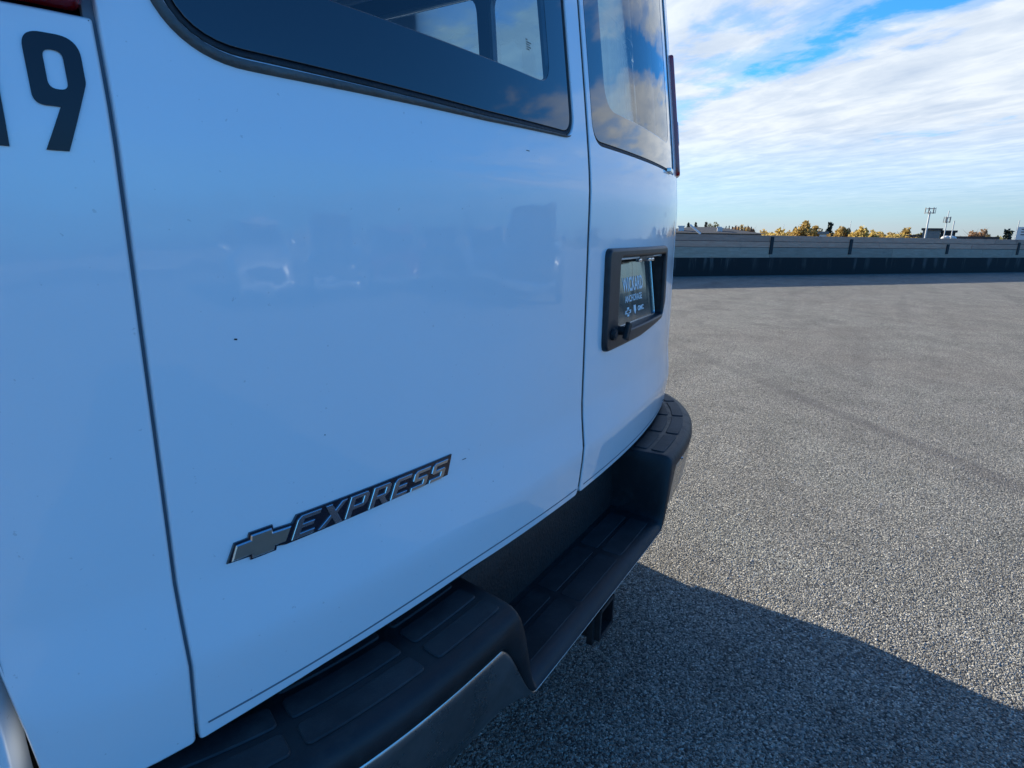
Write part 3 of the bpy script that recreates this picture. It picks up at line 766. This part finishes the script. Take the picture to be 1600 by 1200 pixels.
def bow(cx, cz, wd, ht):
    return [(cx+wd*x, cz+ht*y) for x, y in ((-1, -.36), (-.30, -.36), (-.36, -1), (.20, -1), (.26, -.36), (.80, -.36), (1, .36), (.30, .36), (.36, 1), (-.20, 1), (-.26, .36), (-.80, .36))]
polyslab('bowtie_mark', [(bow(-.052, -.047, .021, .010), [[(p[0]*1, p[1]) for p in bow(-.052, -.047, .015, .0058)]])], M_print, plate, .001, .0016, fn=plfn)
polyslab('shield_mark', [([(-.010, -.036), (.004, -.036), (.004, -.048), (-.003, -.057), (-.010, -.048)], [])], M_print, plate, .001, .0016, fn=plfn)
# lock cylinder and T-latch
bm = bmesh.new()
p = Sf(np.float64(.108), np.float64(.931), np.float64(.012)); add_tube(bm, p, p+np.array([0, -.006, 0]), .0125, .011, 18)
lk = from_bm('lock', bm, M_rubber, hous); bm = bmesh.new(); add_tube(bm, p+np.array([0, -.0055, 0]), p+np.array([0, -.008, 0]), .0075, .007, 14); 
from_bm('key_barrel', bm, M_hous, hous)
bm = bmesh.new(); p = Sf(np.float64(.146), np.float64(.934), np.float64(.012))
add_tube(bm, p+np.array([0, .02, 0]), p+np.array([0, -.012, 0]), .010, .009, 14)
add_box(bm, p+np.array([0, -.016, .0]), (.018, .010, .036), 0, .003, rot=Matrix.Rotation(R(25), 4, 'Y'))
from_bm('door_latch', bm, M_rubber, hous)

# ------------------------------------------------------------------ badge on the left door
badge_out = [(-.6935, .8035), (-.671, .8025), (-.671, .7985), (-.6445, .7985), (-.6435, .8025), (-.6335, .8005), (-.398, .8035), (-.3895, .8315), (-.620, .8300), (-.6255, .8225), (-.6455, .8235), (-.6460, .8285), (-.6700, .8285), (-.6715, .8235), (-.6850, .8230)]
badge = polyslab('badge', [(badge_out, [])], M_badge, dl, 0, .0028, .0006)
emb = [(-.6895, .8050), (-.6700, .8050), (-.6695, .8005), (-.6470, .8005), (-.6460, .8050), (-.6340, .8050), (-.6270, .8205), (-.6470, .8212), (-.6478, .8262), (-.6690, .8262), (-.6698, .8212), (-.6838, .8208)]
polyslab('cross_emblem', [(emb, [])], M_emblem, badge, .002, .0048, .0012, side_m=M_bright)
LET = {   # unit letters (x 0..1, y 0..1)
 'E': ([(0, 0), (.92, 0), (.92, .2), (.30, .2), (.30, .41), (.80, .41), (.80, .6), (.30, .6), (.30, .8), (.97, .8), (.97, 1), (.12, 1), (0, .85)], []),
 'X': ([(-.05, 0), (.25, 0), (.48, .34), (.72, 0), (1.05, 0), (.66, .5), (1.0, 1), (.74, 1), (.52, .68), (.28, 1), (-.02, 1), (.34, .5)], []),
 'P': ([(0, 0), (.28, 0), (.28, .33), (.80, .33), (.97, .48), (.97, .86), (.84, 1), (0, 1)], [[(.28, .52), (.28, .81), (.70, .81), (.70, .52)]]),
 'R': ([(0, 0), (.28, 0), (.28, .36), (.45, .36), (.72, 0), (1.04, 0), (.76, .36), (.97, .50), (.97, .86), (.84, 1), (0, 1)], [[(.28, .54), (.28, .81), (.70, .81), (.70, .54)]]),
 'S': ([(0, 0), (.83, 0), (.96, .12), (.96, .50), (.85, .60), (.28, .60), (.28, .80), (.97, .80), (.97, 1), (.13, 1), (0, .88), (0, .52), (.12, .41), (.68, .41), (.68, .20), (0, .20)], [])}
x = -.6285; pitch = .0322
for i, ch in enumerate('EXPRESS'):
    def tf(P): return [(x+px2*.0275+py2*.0105+.0000, .8035+py2*.0245) for px2, py2 in P]
    o_, hs_ = LET[ch]
    polyslab('letter', [(tf(o_), [tf(h_) for h_ in hs_])], M_letter_s if i >= 5 else M_letter, badge, .002, .0046, .0006, side_m=M_bright)
    x += pitch
# a few stone chips and scuffs in the paint
for u, z, a_, c_ in ((-.664, 1.0265, .0016, .0010), (-.207, 1.243, .0050, .0007), (-.362, .815, .0045, .0006), (-.004, 1.186, .0016, .0030), (-.58, .91, .0007, .0007), (-.30, .76, .0008, .0006)):
    polyslab('paint_chip', [(rpoly([(u-a_, z-c_*.4), (u+a_*.8, z-c_), (u+a_, z+c_*.5), (u-a_*.6, z+c_)], 0), [])], M_decal, van, .0001, .0004, 0, step=.01)
# fleet number on the corner panel
nine = rpoly([(-.7865, 1.2635), (-.752, 1.2635), (-.752, 1.232), (-.7695, 1.1825), (-.7835, 1.1825), (-.7705, 1.2135), (-.7865, 1.2135)], [.0125, .014, .012, .0, .0, .0, .013], 10, .02)
nineh = rpoly([(-.7755, 1.2255), (-.7635, 1.2255), (-.7635, 1.2525), (-.7755, 1.2525)], .0055, 6, .02)
polyslab('digit', [(nine, [nineh])], M_decal, van, .0002, .0012, 0, step=.01)
polyslab('digit', [([(-.8175, 1.183), (-.8045, 1.183), (-.8040, 1.263), (-.812, 1.263), (-.826, 1.250), (-.826, 1.238), (-.8175, 1.243)], [])], M_decal, van, .0002, .0012, 0, step=.01)

# everything was modelled in world coordinates: move the van's parts under its base
for o in van.children:
    o.matrix_parent_inverse = Matrix.Identity(4); o.location = Vector(o.location)-Vector((0, 2.4, 0))

# ------------------------------------------------------------------ loose grit on the deck
def grit():
    N = 42000
    r = 5.2*np.sqrt(rng.random(N)**1.25); a = rng.uniform(R(-32), R(30), N)
    cx, cy = -.2+r*np.cos(a), -.7+r*np.sin(a)
    sz = rng.uniform(.0012, .0030, N)*(1+.9*(rng.random(N) > .95))
    base = np.array([(1, 0, 0), (-.4, .9, 0), (-.5, -.8, 0), (.1, .05, .75), (.3, -.7, .35), (-.6, .3, .4)])
    faces = np.array([(0, 1, 3), (0, 3, 4), (1, 5, 3), (2, 4, 3), (2, 3, 5), (0, 4, 2), (1, 2, 5)])
    th = rng.uniform(0, 6.28, N); c_, s_ = np.cos(th), np.sin(th)
    jit = 1+rng.uniform(-.3, .3, (N, 6, 3)); v = base[None]*jit*sz[:, None, None]
    V = np.empty((N, 6, 3)); V[..., 0] = v[..., 0]*c_[:, None]-v[..., 1]*s_[:, None]+cx[:, None]
    V[..., 1] = v[..., 0]*s_[:, None]+v[..., 1]*c_[:, None]+cy[:, None]; V[..., 2] = v[..., 2]+.0004
    F = (faces[None]+6*np.arange(N)[:, None, None]).reshape(-1)
    me = bpy.data.meshes.new('grit'); me.vertices.add(N*6); me.vertices.foreach_set('co', V.reshape(-1))
    nf = N*7; me.loops.add(nf*3); me.loops.foreach_set('vertex_index', F.astype(np.int32))
    me.polygons.add(nf); me.polygons.foreach_set('loop_start', np.arange(nf, dtype=np.int32)*3); me.update(calc_edges=True)
    ca = me.color_attributes.new('tone', 'FLOAT_COLOR', 'POINT'); g = np.repeat(rng.random(N)**1.6, 6)
    cc = np.stack([.06+g*.42, .06+g*.415, .06+g*.39, np.ones_like(g)], -1); ca.data.foreach_set('color', cc.reshape(-1))
    m, T, b = mat('grit_stone', rough=.7); at_ = T.node('ShaderNodeAttribute', attribute_name='tone'); T.l.new(at_.outputs['Color'], b.inputs['Base Color'])
    me.materials.append(m); o = bpy.data.objects.new('grit', me); link(o)
    tag(o, 'loose pale and dark stone grit scattered over the asphalt deck', 'grit', kind='stuff')
grit()

# ------------------------------------------------------------------ distant trees, buildings and masts
CAM = Vector((-.9725, -.4523, 1.13))
def at(az, dist, z=-9.5): return Vector((CAM.x+dist*math.cos(R(az)), CAM.y+dist*math.sin(R(az)), z))
M_leafy = {}
for k_, cs_ in dict(yellow=((.44, .31, .08), (.60, .44, .13)), gold=((.33, .22, .06), (.46, .31, .09)), rust=((.26, .14, .07), (.36, .22, .11)), dark=((.012, .020, .014), (.03, .045, .026)), olive=((.10, .10, .03), (.17, .15, .05))).items():
    m, T, b = mat('foliage_'+k_, rough=.7); g = T.node('ShaderNodeNewGeometry')
    cc_ = T.mix(g.outputs['Random Per Island'], *cs_); T.l.new(cc_, b.inputs['Base Color'])
    if k_ != 'dark':
        tl = T.node('ShaderNodeBsdfTranslucent'); T.l.new(cc_, tl.inputs[0]); ms = T.node('ShaderNodeMixShader', i_0=.5)
        T.l.new(b.outputs[0], ms.inputs[1]); T.l.new(tl.outputs[0], ms.inputs[2]); T.l.new(ms.outputs[0], T.nt.nodes['Material Output'].inputs[0])
    M_leafy[k_] = m
M_bark = mottled('bark', (.05, .04, .03), (.12, .10, .08), 3, .9)
def leaves(name, pts, size, m, parent):
    N = len(pts); d1 = rng.normal(size=(N, 3)); d1 /= np.linalg.norm(d1, axis=1, keepdims=True)
    d2 = np.cross(d1, rng.normal(size=(N, 3))); d2 /= np.linalg.norm(d2, axis=1, keepdims=True)
    s = size*rng.uniform(.6, 1.3, (N, 1)); p = np.asarray(pts)
    V = np.stack([p-d1*s, p-d2*s*.6, p+d1*s, p+d2*s*.6], 1).reshape(-1, 3)
    F = np.arange(N*4).reshape(-1, 4)
    return obj(name, V, F, m, parent)
def tree(az, dist, top_el, width, kind, label, group='trees beyond the parapet', name=None, dens=1.0, bare=False):
    p = at(az, dist); H_ = CAM.z+dist*math.tan(R(top_el))+9.5; Wd = width*(1.25 if kind in ('yellow', 'gold') else 1.1)
    name = name or ('spruce_tree' if kind == 'dark' else 'birch_tree')
    r_ = empty(name, p); tag(r_, label, 'tree', group)
    bm = bmesh.new(); add_tube(bm, (0, 0, 0), (0, 0, H_*.93), .018*H_, .004*H_, 7)
    if kind != 'dark':
        for k in range(9):
            a = random.uniform(0, 6.28); z = H_*random.uniform(.35, .8); add_tube(bm, (0, 0, z), (math.cos(a)*Wd*.4, math.sin(a)*Wd*.4, z+H_*.15), .007*H_, .002*H_, 5)
        if bare:
            for k in range(70):
                a = random.uniform(0, 6.28); z = H_*random.uniform(.4, .9); rr = Wd*.5*random.uniform(.5, 1); add_tube(bm, (math.cos(a)*rr*.3, math.sin(a)*rr*.3, z), (math.cos(a)*rr, math.sin(a)*rr, min(H_, z+H_*.12)), .03, .012, 3)
    from_bm('trunk', bm, M_bark, r_, True)
    if kind == 'dark':
        pts = []
        nl = int(H_*2.6)
        for L in range(nl):
            f = L/nl; z = H_*(.12+.88*f); rad = Wd/2*min(1, 2.1*(1-f))*random.uniform(.7, 1.15)
            nb = 9
            for k in range(nb):
                a = random.uniform(0, 6.28); rr = rad*random.uniform(.75, 1.1)
                for q in np.linspace(.1, 1, max(3, int(rr*3.5))):
                    for _ in range(2): pts.append((math.cos(a)*rr*q+random.gauss(0, .12), math.sin(a)*rr*q+random.gauss(0, .12), z-q*rr*.55+random.gauss(0, .10)))
        for _ in range(12): pts.append((random.gauss(0, .05), random.gauss(0, .05), H_*random.uniform(.93, 1.0)))
        leaves('crown', pts, .24, M_leafy['dark'], r_)
    else:
        cv = max(Wd*.62, .26*H_); cc_ = H_-cv; pts = []
        for _ in range(46):
            v = rng.normal(size=3); v /= np.linalg.norm(v); v[2] = abs(v[2])*1.0 if rng.random() < .75 else -abs(v[2])
            cr = rng.uniform(.09, .17)*Wd; rr = rng.random()**.45
            c0 = v*np.array([Wd/2-cr*.7, Wd/2-cr*.7, cv-cr*.8])*rr+np.array([0, 0, cc_])
            n_ = int(75*dens); q = rng.normal(size=(n_, 3)); q /= np.linalg.norm(q, axis=1, keepdims=True); q *= cr*rng.random((n_, 1))**.4
            pts.append(q+c0)
        pts = np.concatenate(pts)
        leaves('crown', pts, .20*(dist/95)**.5, M_leafy[kind], r_)
    return r_
def el(py): return (366-py)/900*57.3*.97     # helper: picture rows above the skyline to degrees
TREES = [ # az, dist, top elevation, width, kind, label
 (16.04, 190, 1.00, 4.5, 'dark', 'thin dark spruce top over the dark roof, nearest to the van', 1, False),
 (15.40, 185, 1.02, 4.2, 'dark', 'second thin spruce top over the dark roof, counted from the van', 1, False),
 (14.50, 180, 1.08, 4.0, 'dark', 'narrow pointed spruce just left of the half bare tree', 1, False),
 (13.88, 170, 1.12, 4.5, 'olive', 'half bare olive tree beside the white roof vent', .35, True),
 (12.15, 160, .82, 6.0, 'rust', 'sparse pale rust coloured tree above the dark roof', .4, True),
 (11.40, 165, .92, 5.0, 'gold', 'sparse gold tree above the right half of the dark roof', .45, True),
 (10.75, 170, .78, 4.5, 'rust', 'small sparse tree at the sloping end of the dark roof', .4, True),
 (9.30, 95, .66, 4.2, 'gold', 'low golden tree directly beside the sloping end of the dark roof', 1, False),
 (8.75, 90, .72, 3.8, 'yellow', 'rounded yellow tree right of the dark roof, with the brightest leaves', 1, False),
 (8.10, 98, .55, 3.6, 'yellow', 'low yellow tree between the rounded one and the small dark spruce', 1, False),
 (7.55, 108, .50, 4.0, 'gold', 'lowest golden tree left of the tallest yellow tree', 1, False),
 (7.08, 120, .72, 2.6, 'dark', 'small dark spruce pressed against the tallest yellow tree', 1, False),
 (6.30, 88, 1.22, 4.6, 'gold', 'tallest broad yellow tree beyond the parapet', 1.4, False),
 (5.55, 95, .85, 3.2, 'gold', 'golden tree leaning against the right side of the tallest yellow one', 1, False),
 (4.42, 100, 1.18, 3.6, 'dark', 'tall dark spruce with a crooked top beside the small pale building', 1.5, False),
 (3.74, 92, .98, 3.0, 'gold', 'golden tree between the two dark spruces', 1, False),
 (3.05, 105, .68, 3.2, 'dark', 'squat dark spruce right of a golden tree', 1.2, False),
 (2.20, 90, .92, 3.8, 'yellow', 'bright yellow tree right of the squat dark spruce', 1.1, False),
 (1.50, 97, .66, 3.0, 'yellow', 'low yellow tree at the shoulder of the bright yellow one', 1, False),
 (.35, 110, .55, 3.4, 'gold', 'low golden tree standing alone in the middle of the skyline', 1, False),
 (-.45, 100, .60, 3.4, 'yellow', 'yellow tree left of the olive one near the masts', 1, False),
 (-1.25, 96, .82, 3.0, 'gold', 'golden tree nearest to the platform mast', 1, False),
 (-1.9, 130, .60, 3.2, 'olive', 'olive tree partly behind the platform mast', 1, False),
 (9.05, 130, .50, 4.5, 'gold', 'dull golden tree behind the rounded bright yellow one', 1, False),
 (8.35, 125, .46, 4.5, 'gold', 'low dull gold crown between the two yellow trees right of the dark roof', 1, False),
 (5.0, 120, .62, 4.0, 'yellow', 'yellow tree behind the small pale building', 1, False),
 (2.65, 125, .60, 3.8, 'gold', 'gold tree behind the thin whip pole', 1, False),
 (.95, 125, .50, 4.2, 'yellow', 'low pale yellow tree in the widest gap of the skyline', 1, False),
 (-.05, 130, .48, 4.0, 'gold', 'short gold tree right of the lone golden one', 1, False),
 (-.85, 125, .58, 3.6, 'yellow', 'yellow tree over the low warehouse roof', 1, False),
 (-5.45, 150, .82, 5.4, 'rust', 'rust coloured thinning tree right of the grey rooftop block', .7, True),
 (-7.35, 80, .72, 3.8, 'dark', 'dark bushy spruce near the right edge of the view', 1.6, False),
]
for az, d, e_, wd, kd, lb_, dn, br in TREES: tree(az, d, e_, wd, kd, lb_, dens=dn, bare=br)
# far wood closing the skyline
pts = []
for i in range(5200):
    a = rng.uniform(-75, 75); dd = rng.uniform(420, 640); prof_ = 10+1.6*math.sin(a*1.7)+1.3*math.sin(a*4.3+1)+.8*math.sin(a*11)
    p = at(a, dd); pts.append((p.x, p.y, -9.5+rng.random()**.6*prof_))
wood = leaves('far_wood', pts, 2.6, M_leafy['olive'], None); tag(wood, 'far low belt of olive autumn woodland along the horizon', 'woodland', kind='stuff')

M_roofd = mottled('dark_shingle', (.016, .019, .024), (.026, .03, .036), 1.5, .8)
M_wallg = mottled('grey_wall', (.16, .16, .15), (.20, .20, .19), .3, .85)
M_wallw = mottled('pale_wall', (.55, .56, .56), (.66, .66, .65), .3, .8)
M_win = mat('window_dark', (.02, .025, .03), .15)[0]
M_brown = mottled('brown_fascia', (.045, .035, .032), (.07, .055, .05), .5, .8)
M_steel = mat('galvanised_steel', (.42, .43, .44), .45, .7)[0]
def building(name, label, az0, az1, dist, depth, z_eave, m_wall, m_roof, ridge=0.0, wins=True, group=None, inset_r=3.0):
    a, c = at(az0, dist, 0), at(az1, dist, 0); mid = (a+c)/2; L = (c-a).length; rz = math.atan2((c-a).y, (c-a).x)
    r_ = empty(name, (mid.x, mid.y, -9.5), rz); tag(r_, label, 'building')
    H_ = z_eave+9.5; sg = 1       # depth goes away from the camera
    n_ = Vector((-math.sin(rz), math.cos(rz), 0)); sg = 1 if n_.dot(mid-CAM) > 0 else -1
    bm = bmesh.new(); add_box(bm, (0, sg*depth/2, H_/2), (L, depth, H_)); wl = from_bm('wall', bm, m_wall, r_)
    if ridge:
        e = .5; v = [(-L/2-e, -e, H_), (L/2+e, -e, H_), (L/2+e, depth+e, H_), (-L/2-e, depth+e, H_), (-L/2+inset_r, depth/2, H_+ridge), (L/2-inset_r, depth/2, H_+ridge)]
        v = [(x, sg*y, z+.003) for x, y, z in v]; rf = obj('roof', v, [(0, 1, 5, 4), (1, 2, 5), (2, 3, 4, 5), (3, 0, 4), (0, 3, 2, 1)], m_roof, r_)
    else:
        bm = bmesh.new(); add_box(bm, (0, sg*depth/2, H_+.153), (L+.5, depth+.5, .3)); rf = from_bm('roof', bm, m_roof, r_)
    if wins:
        fw = None
        for fl in range(int(H_//3.2)):
            for k in range(int(L//3)):
                x = -L/2+1.8+k*3
                bm = bmesh.new(); add_box(bm, (x, -sg*.02, 1.7+fl*3.2), (1.4, .10, 1.4)); wf = from_bm('window', bm, M_win, r_)
    return r_, rf, sg, H_, L
b1, rf, sg, H1, L1 = building('apartment_building', 'low building with a dark hipped roof showing over the parapet beside the van', 19.5, 9.75, 62, 9, 1.22, M_wallg, M_roofd, ridge=.62, inset_r=4.0)
for x, wd, hh, m in ((-L1/2+2.9+.2, .42, 1.0, M_wallw), (-L1/2+6.5, .42, .98, M_wallw)): pass
# chimneys / vents on that roof (local x runs from the van side to the right)
def on_roof(az, dist): q = at(az, dist, 0); return b1.matrix_world
rz1 = b1.rotation_euler.z; O1 = Vector(b1.location)
def loc1(az, dist=61):
    q = at(az, dist, 0)-O1; q.z = 0; return q.x*math.cos(rz1)+q.y*math.sin(rz1)
for az, dz_, wd, hh in ((16.72, .15, .55, .85), (13.30, .1, .34, .80), (13.12, .1, .26, .72)):
    bm = bmesh.new(); add_box(bm, (loc1(az), sg*1.2, H1+hh/2-.25), (wd, .5, hh), 0, .03); add_box(bm, (loc1(az), sg*1.2, H1+hh-.22), (wd+.14, .64, .1)); from_bm('chimney', bm, M_wallw, rf)
bm = bmesh.new(); add_tube(bm, (loc1(15.9), -sg*.55, H1+.75), (loc1(14.9), -sg*.60, H1-.10), .10, seg=6); from_bm('gutter', bm, M_wallw, rf)
for k in range(9):
    az = 12.6-k*.29; bm = bmesh.new(); add_tube(bm, (loc1(az), sg*4.5, H1+.3), (loc1(az), sg*4.5, H1+.72+.07*(k % 2)), .06, seg=6); from_bm('vent_pipe', bm, M_roofd, rf)
building('pale_shed', 'small pale building with dark windows between the golden tree and the crooked spruce', 5.15, 4.62, 84, 5, 1.36, M_wallw, M_wallg, wins=True)
building('office_block', 'grey flat roofed block behind the two masts', -2.10, -3.25, 120, 10, 2.36, M_wallg, M_brown)
building('dark_annexe', 'dark projecting top storey attached right of the grey block', -3.26, -4.20, 121, 8, 2.05, M_brown, M_brown, wins=False)
building('long_low_store', 'long low brown roofed building right of the masts', -4.3, -6.75, 95, 12, 1.08, M_brown, M_brown, wins=False)
building('low_warehouse', 'low brown roofed building left of the masts', -.80, -2.0, 100, 12, 1.18, M_wallg, M_brown, wins=False)
# rooftop domes between the annexe and the store
for az, lb_ in ((-3.70, 'left white satellite dish in front of the dark annexe'), (-3.98, 'right white satellite dish in front of the dark annexe')):
    p = at(az, 93, 0); r_ = empty('satellite_dish', (p.x, p.y, -9.5)); tag(r_, lb_, 'dish', 'white dishes in front of the dark annexe')
    bm = bmesh.new(); bmesh.ops.create_uvsphere(bm, u_segments=16, v_segments=8, radius=.62, matrix=Matrix.Translation((0, 0, 10.55)) @ Matrix.Rotation(R(25), 4, 'Y') @ Matrix.Diagonal((1, 1, .45, 1))); from_bm('reflector', bm, M_wallw, r_, True)
    bm = bmesh.new(); add_tube(bm, (0, 0, 0), (0, 0, 10.4), .10, seg=8); from_bm('pole', bm, M_steel, r_)
def mast(az, dist, top_el, label, r0, r1, plat=None, name='antenna_mast', cat='mast', arms=0, arm_el=None, seg=10):
    p = at(az, dist); H_ = CAM.z+dist*math.tan(R(top_el))+9.5; r_ = empty(name, p); tag(r_, label, cat)
    bm = bmesh.new(); add_tube(bm, (0, 0, 0), (0, 0, H_), r0, r1, seg); from_bm('pole', bm, M_steel, r_, False)
    if arms:
        za = CAM.z+dist*math.tan(R(arm_el))+9.5; rad = plat
        bm = bmesh.new()
        for z in (za-.22, za+.22):
            for k in range(12):
                a, c = 2*math.pi*k/12, 2*math.pi*(k+1)/12; add_tube(bm, (rad*math.cos(a), rad*math.sin(a), z), (rad*math.cos(c), rad*math.sin(c), z), .03, seg=5)
        for k in range(6): a = math.pi*k/3+.2; add_tube(bm, (0, 0, za-.22), (rad*math.cos(a), rad*math.sin(a), za-.22), .04, seg=5)
        tag(from_bm('platform', bm, M_steel, r_), kind='stuff')
        for k in range(arms):
            a = 2*math.pi*k/arms+.15; bm = bmesh.new(); add_box(bm, (rad*1.03*math.cos(a), rad*1.03*math.sin(a), za+.02), (.05, .09, .62), a, .01); from_bm('antenna_panel', bm, M_wallg, r_)
    return r_
mast(-2.32, 78, 2.02, 'taller mast with a round platform of antennas on top',   .11, .08, plat=.46, arms=7, arm_el=2.04)
mast(-3.52, 80, 2.05, 'pointed mast with antennas part way up, right of the platform mast', .13, .04, plat=.30, arms=5, arm_el=1.36)
mast(-3.98, 90, 1.30, 'short dark antenna pole on the annexe, right of the pointed mast', .07, .06, name='antenna_pole')
mast(2.96, 130, 1.28, 'thin whip pole above the squat dark spruce', .06, .04, name='whip_pole', cat='pole')
mast(8.02, 140, .95, 'thin pole left of the tallest yellow tree', .05, .04, name='whip_pole', cat='pole')
mast(-7.80, 85, 1.34, 'thin slanting looking pole at the right edge beside the spruce', .06, .04, name='whip_pole', cat='pole')
p = at(-8.45, 90); r_ = empty('billboard', p, R(80)); tag(r_, 'white billboard with dark bars at the right edge of the view', 'sign')
box('panel', (0, 0, 11.2), (2.2, .2, 1.6), M_wallw, r_)
for k in range(3): box('bar', (-.1, .11, 11.75-k*.3), (1.5, .03, .1), M_brown, r_); 
for s_ in (-.8, .8): box('leg', (s_, 0, 5.2), (.2, .2, 10.4), M_steel, r_)

# ------------------------------------------------------------------ parked vehicles behind the camera (seen only as reflections in the paint)
M_car_d = mat('dark_car_paint', (.012, .014, .018), .3, coat=1.0)[0]
M_car_s = mat('silver_car_paint', (.30, .31, .32), .35, .4, coat=1.0)[0]
M_car_r = mat('maroon_car_paint', (.09, .015, .015), .3, coat=1.0)[0]
M_car_g = mat('car_glass', (.010, .012, .014), .05, coat=1.0)[0]
def loft(name, secs, m, parent, n=22, pw=.42):
    V = []; F = []
    for x, hw, z0, z1 in secs:
        for a in np.linspace(0, 2*math.pi, n, endpoint=False):
            c_, s_ = math.cos(a), math.sin(a)
            V.append((x, hw*math.copysign(abs(c_)**pw, c_), (z0+z1)/2+(z1-z0)/2*math.copysign(abs(s_)**pw, s_)))
    for j in range(len(secs)-1):
        for i in range(n): F.append((j*n+i, j*n+(i+1) % n, (j+1)*n+(i+1) % n, (j+1)*n+i))
    F += [tuple(range(n))[::-1], tuple(range((len(secs)-1)*n, len(secs)*n))]
    return obj(name, V, F, m, parent, smooth=True)
def car(loc, rz, paint, suv, label):
    r_ = empty('parked_car', loc, rz); tag(r_, label, 'car', 'cars parked on the deck behind the camera')
    h = 1.05 if suv else .92; t_ = 1.78 if suv else 1.45
    bd = loft('body', [(2.32, .62, .42, h-.34), (2.26, .80, .34, h-.20), (2.0, .90, .30, h-.06), (1.1, .93, .28, h), (0, .94, .28, h+.02), (-1.2, .94, .28, h+.03), (-2.0, .91, .32, h), (-2.28, .82, .40, h-.12), (-2.34, .66, .46, h-.3)], paint, r_)
    loft('cabin_glass', [(1.15, .74, h-.1, h+.02), (.95, .76, h-.1, h+.14), (.35, .76, h-.1, t_-.06), (-.4, .76, h-.1, t_-.04), (-1.5 if suv else -1.0, .75, h-.1, t_-.09), (-2.05 if suv else -1.75, .72, h-.1, h+.08)], M_car_g, r_, pw=.5)
    loft('roof', [(.40, .62, t_-.10, t_-.04), (.2, .70, t_-.10, t_), (-.9, .70, t_-.10, t_+.01), (-1.55 if suv else -1.0, .64, t_-.12, t_-.03)], paint, r_, pw=.5)
    box('grille', (2.33, 0, .62), (.04, .95, .18), M_hous, r_, 0, .01); box('bumper', (2.30, 0, .40), (.10, 1.5, .14), M_bright, r_, 0, .03)
    for s_ in (-1, 1):
        bm = bmesh.new(); bmesh.ops.create_uvsphere(bm, u_segments=14, v_segments=8, radius=.13, matrix=Matrix.Translation((2.20, s_*.64, h-.30)) @ Matrix.Diagonal((.5, 1.3, .8, 1))); from_bm('headlight', bm, M_bright, r_, True)
        bm = bmesh.new(); bmesh.ops.create_uvsphere(bm, u_segments=12, v_segments=8, radius=.11, matrix=Matrix.Translation((.85, s_*1.02, h+.06)) @ Matrix.Diagonal((.6, 1, .8, 1))); from_bm('mirror', bm, paint, r_, True)
        for x in (1.42, -1.40):
            bm = bmesh.new(); lathe(bm, [(.20, -.09), (.31, -.11), (.335, -.07), (.335, .07), (.31, .11), (.20, .09)], 24, Matrix.Translation((x, s_*.84, .335)) @ Matrix.Rotation(math.pi/2, 4, 'Z')); ty = from_bm('wheel', bm, M_tyre, r_, True)
            bm = bmesh.new(); lathe(bm, [(.02, .05), (.19, .075), (.20, -.08), (.02, -.05)], 18, Matrix.Translation((x, s_*.84, .335)) @ Matrix.Rotation(math.pi/2, 4, 'Z')); from_bm('rim', bm, M_rim, ty, True)
    return r_
car((9.0, -6.2, 0), R(150), M_car_d, True, 'dark tall sport utility vehicle parked behind the camera, nearest of the row')
car((9.6, -8.9, 0), R(140), M_car_s, False, 'silver sedan parked behind the camera, next to the nearest dark sport utility vehicle')
car((8.9, -11.2, 0), R(132), M_car_d, False, 'dark sedan parked behind the camera between the silver and the maroon one')
car((7.3, -12.2, 0), R(124), M_car_r, False, 'maroon sedan parked behind the camera, the only red one')
car((4.9, -12.6, 0), R(112), M_car_d, True, 'dark sport utility vehicle behind the camera, between the maroon sedan and the silver one')
car((2.6, -13.4, 0), R(102), M_car_s, True, 'silver sport utility vehicle closing the row of cars behind the camera')
for k, (az, d, e_, wd, kd, lb_) in enumerate([(-32, 90, 2.0, 6, 'dark', 'tall spruce behind the back parapet, right of the parked cars'), (-38, 95, 1.5, 6, 'yellow', 'broad yellow tree behind the back parapet'), (-45, 80, 2.6, 5, 'dark', 'highest spruce behind the back parapet'),
      (-52, 100, 1.6, 7, 'gold', 'widest golden tree behind the back parapet'), (-60, 85, 2.2, 6, 'olive', 'olive tree behind the back parapet'), (-70, 90, 1.8, 7, 'yellow', 'second yellow tree behind the back parapet, towards the left'), (-80, 80, 2.5, 5, 'dark', 'leftmost spruce behind the back parapet'), (-24, 85, 1.7, 5, 'olive', 'olive tree behind the back parapet nearest the long wall')]):
    tree(az, d, e_, wd, kd, lb_, group='trees behind the camera')
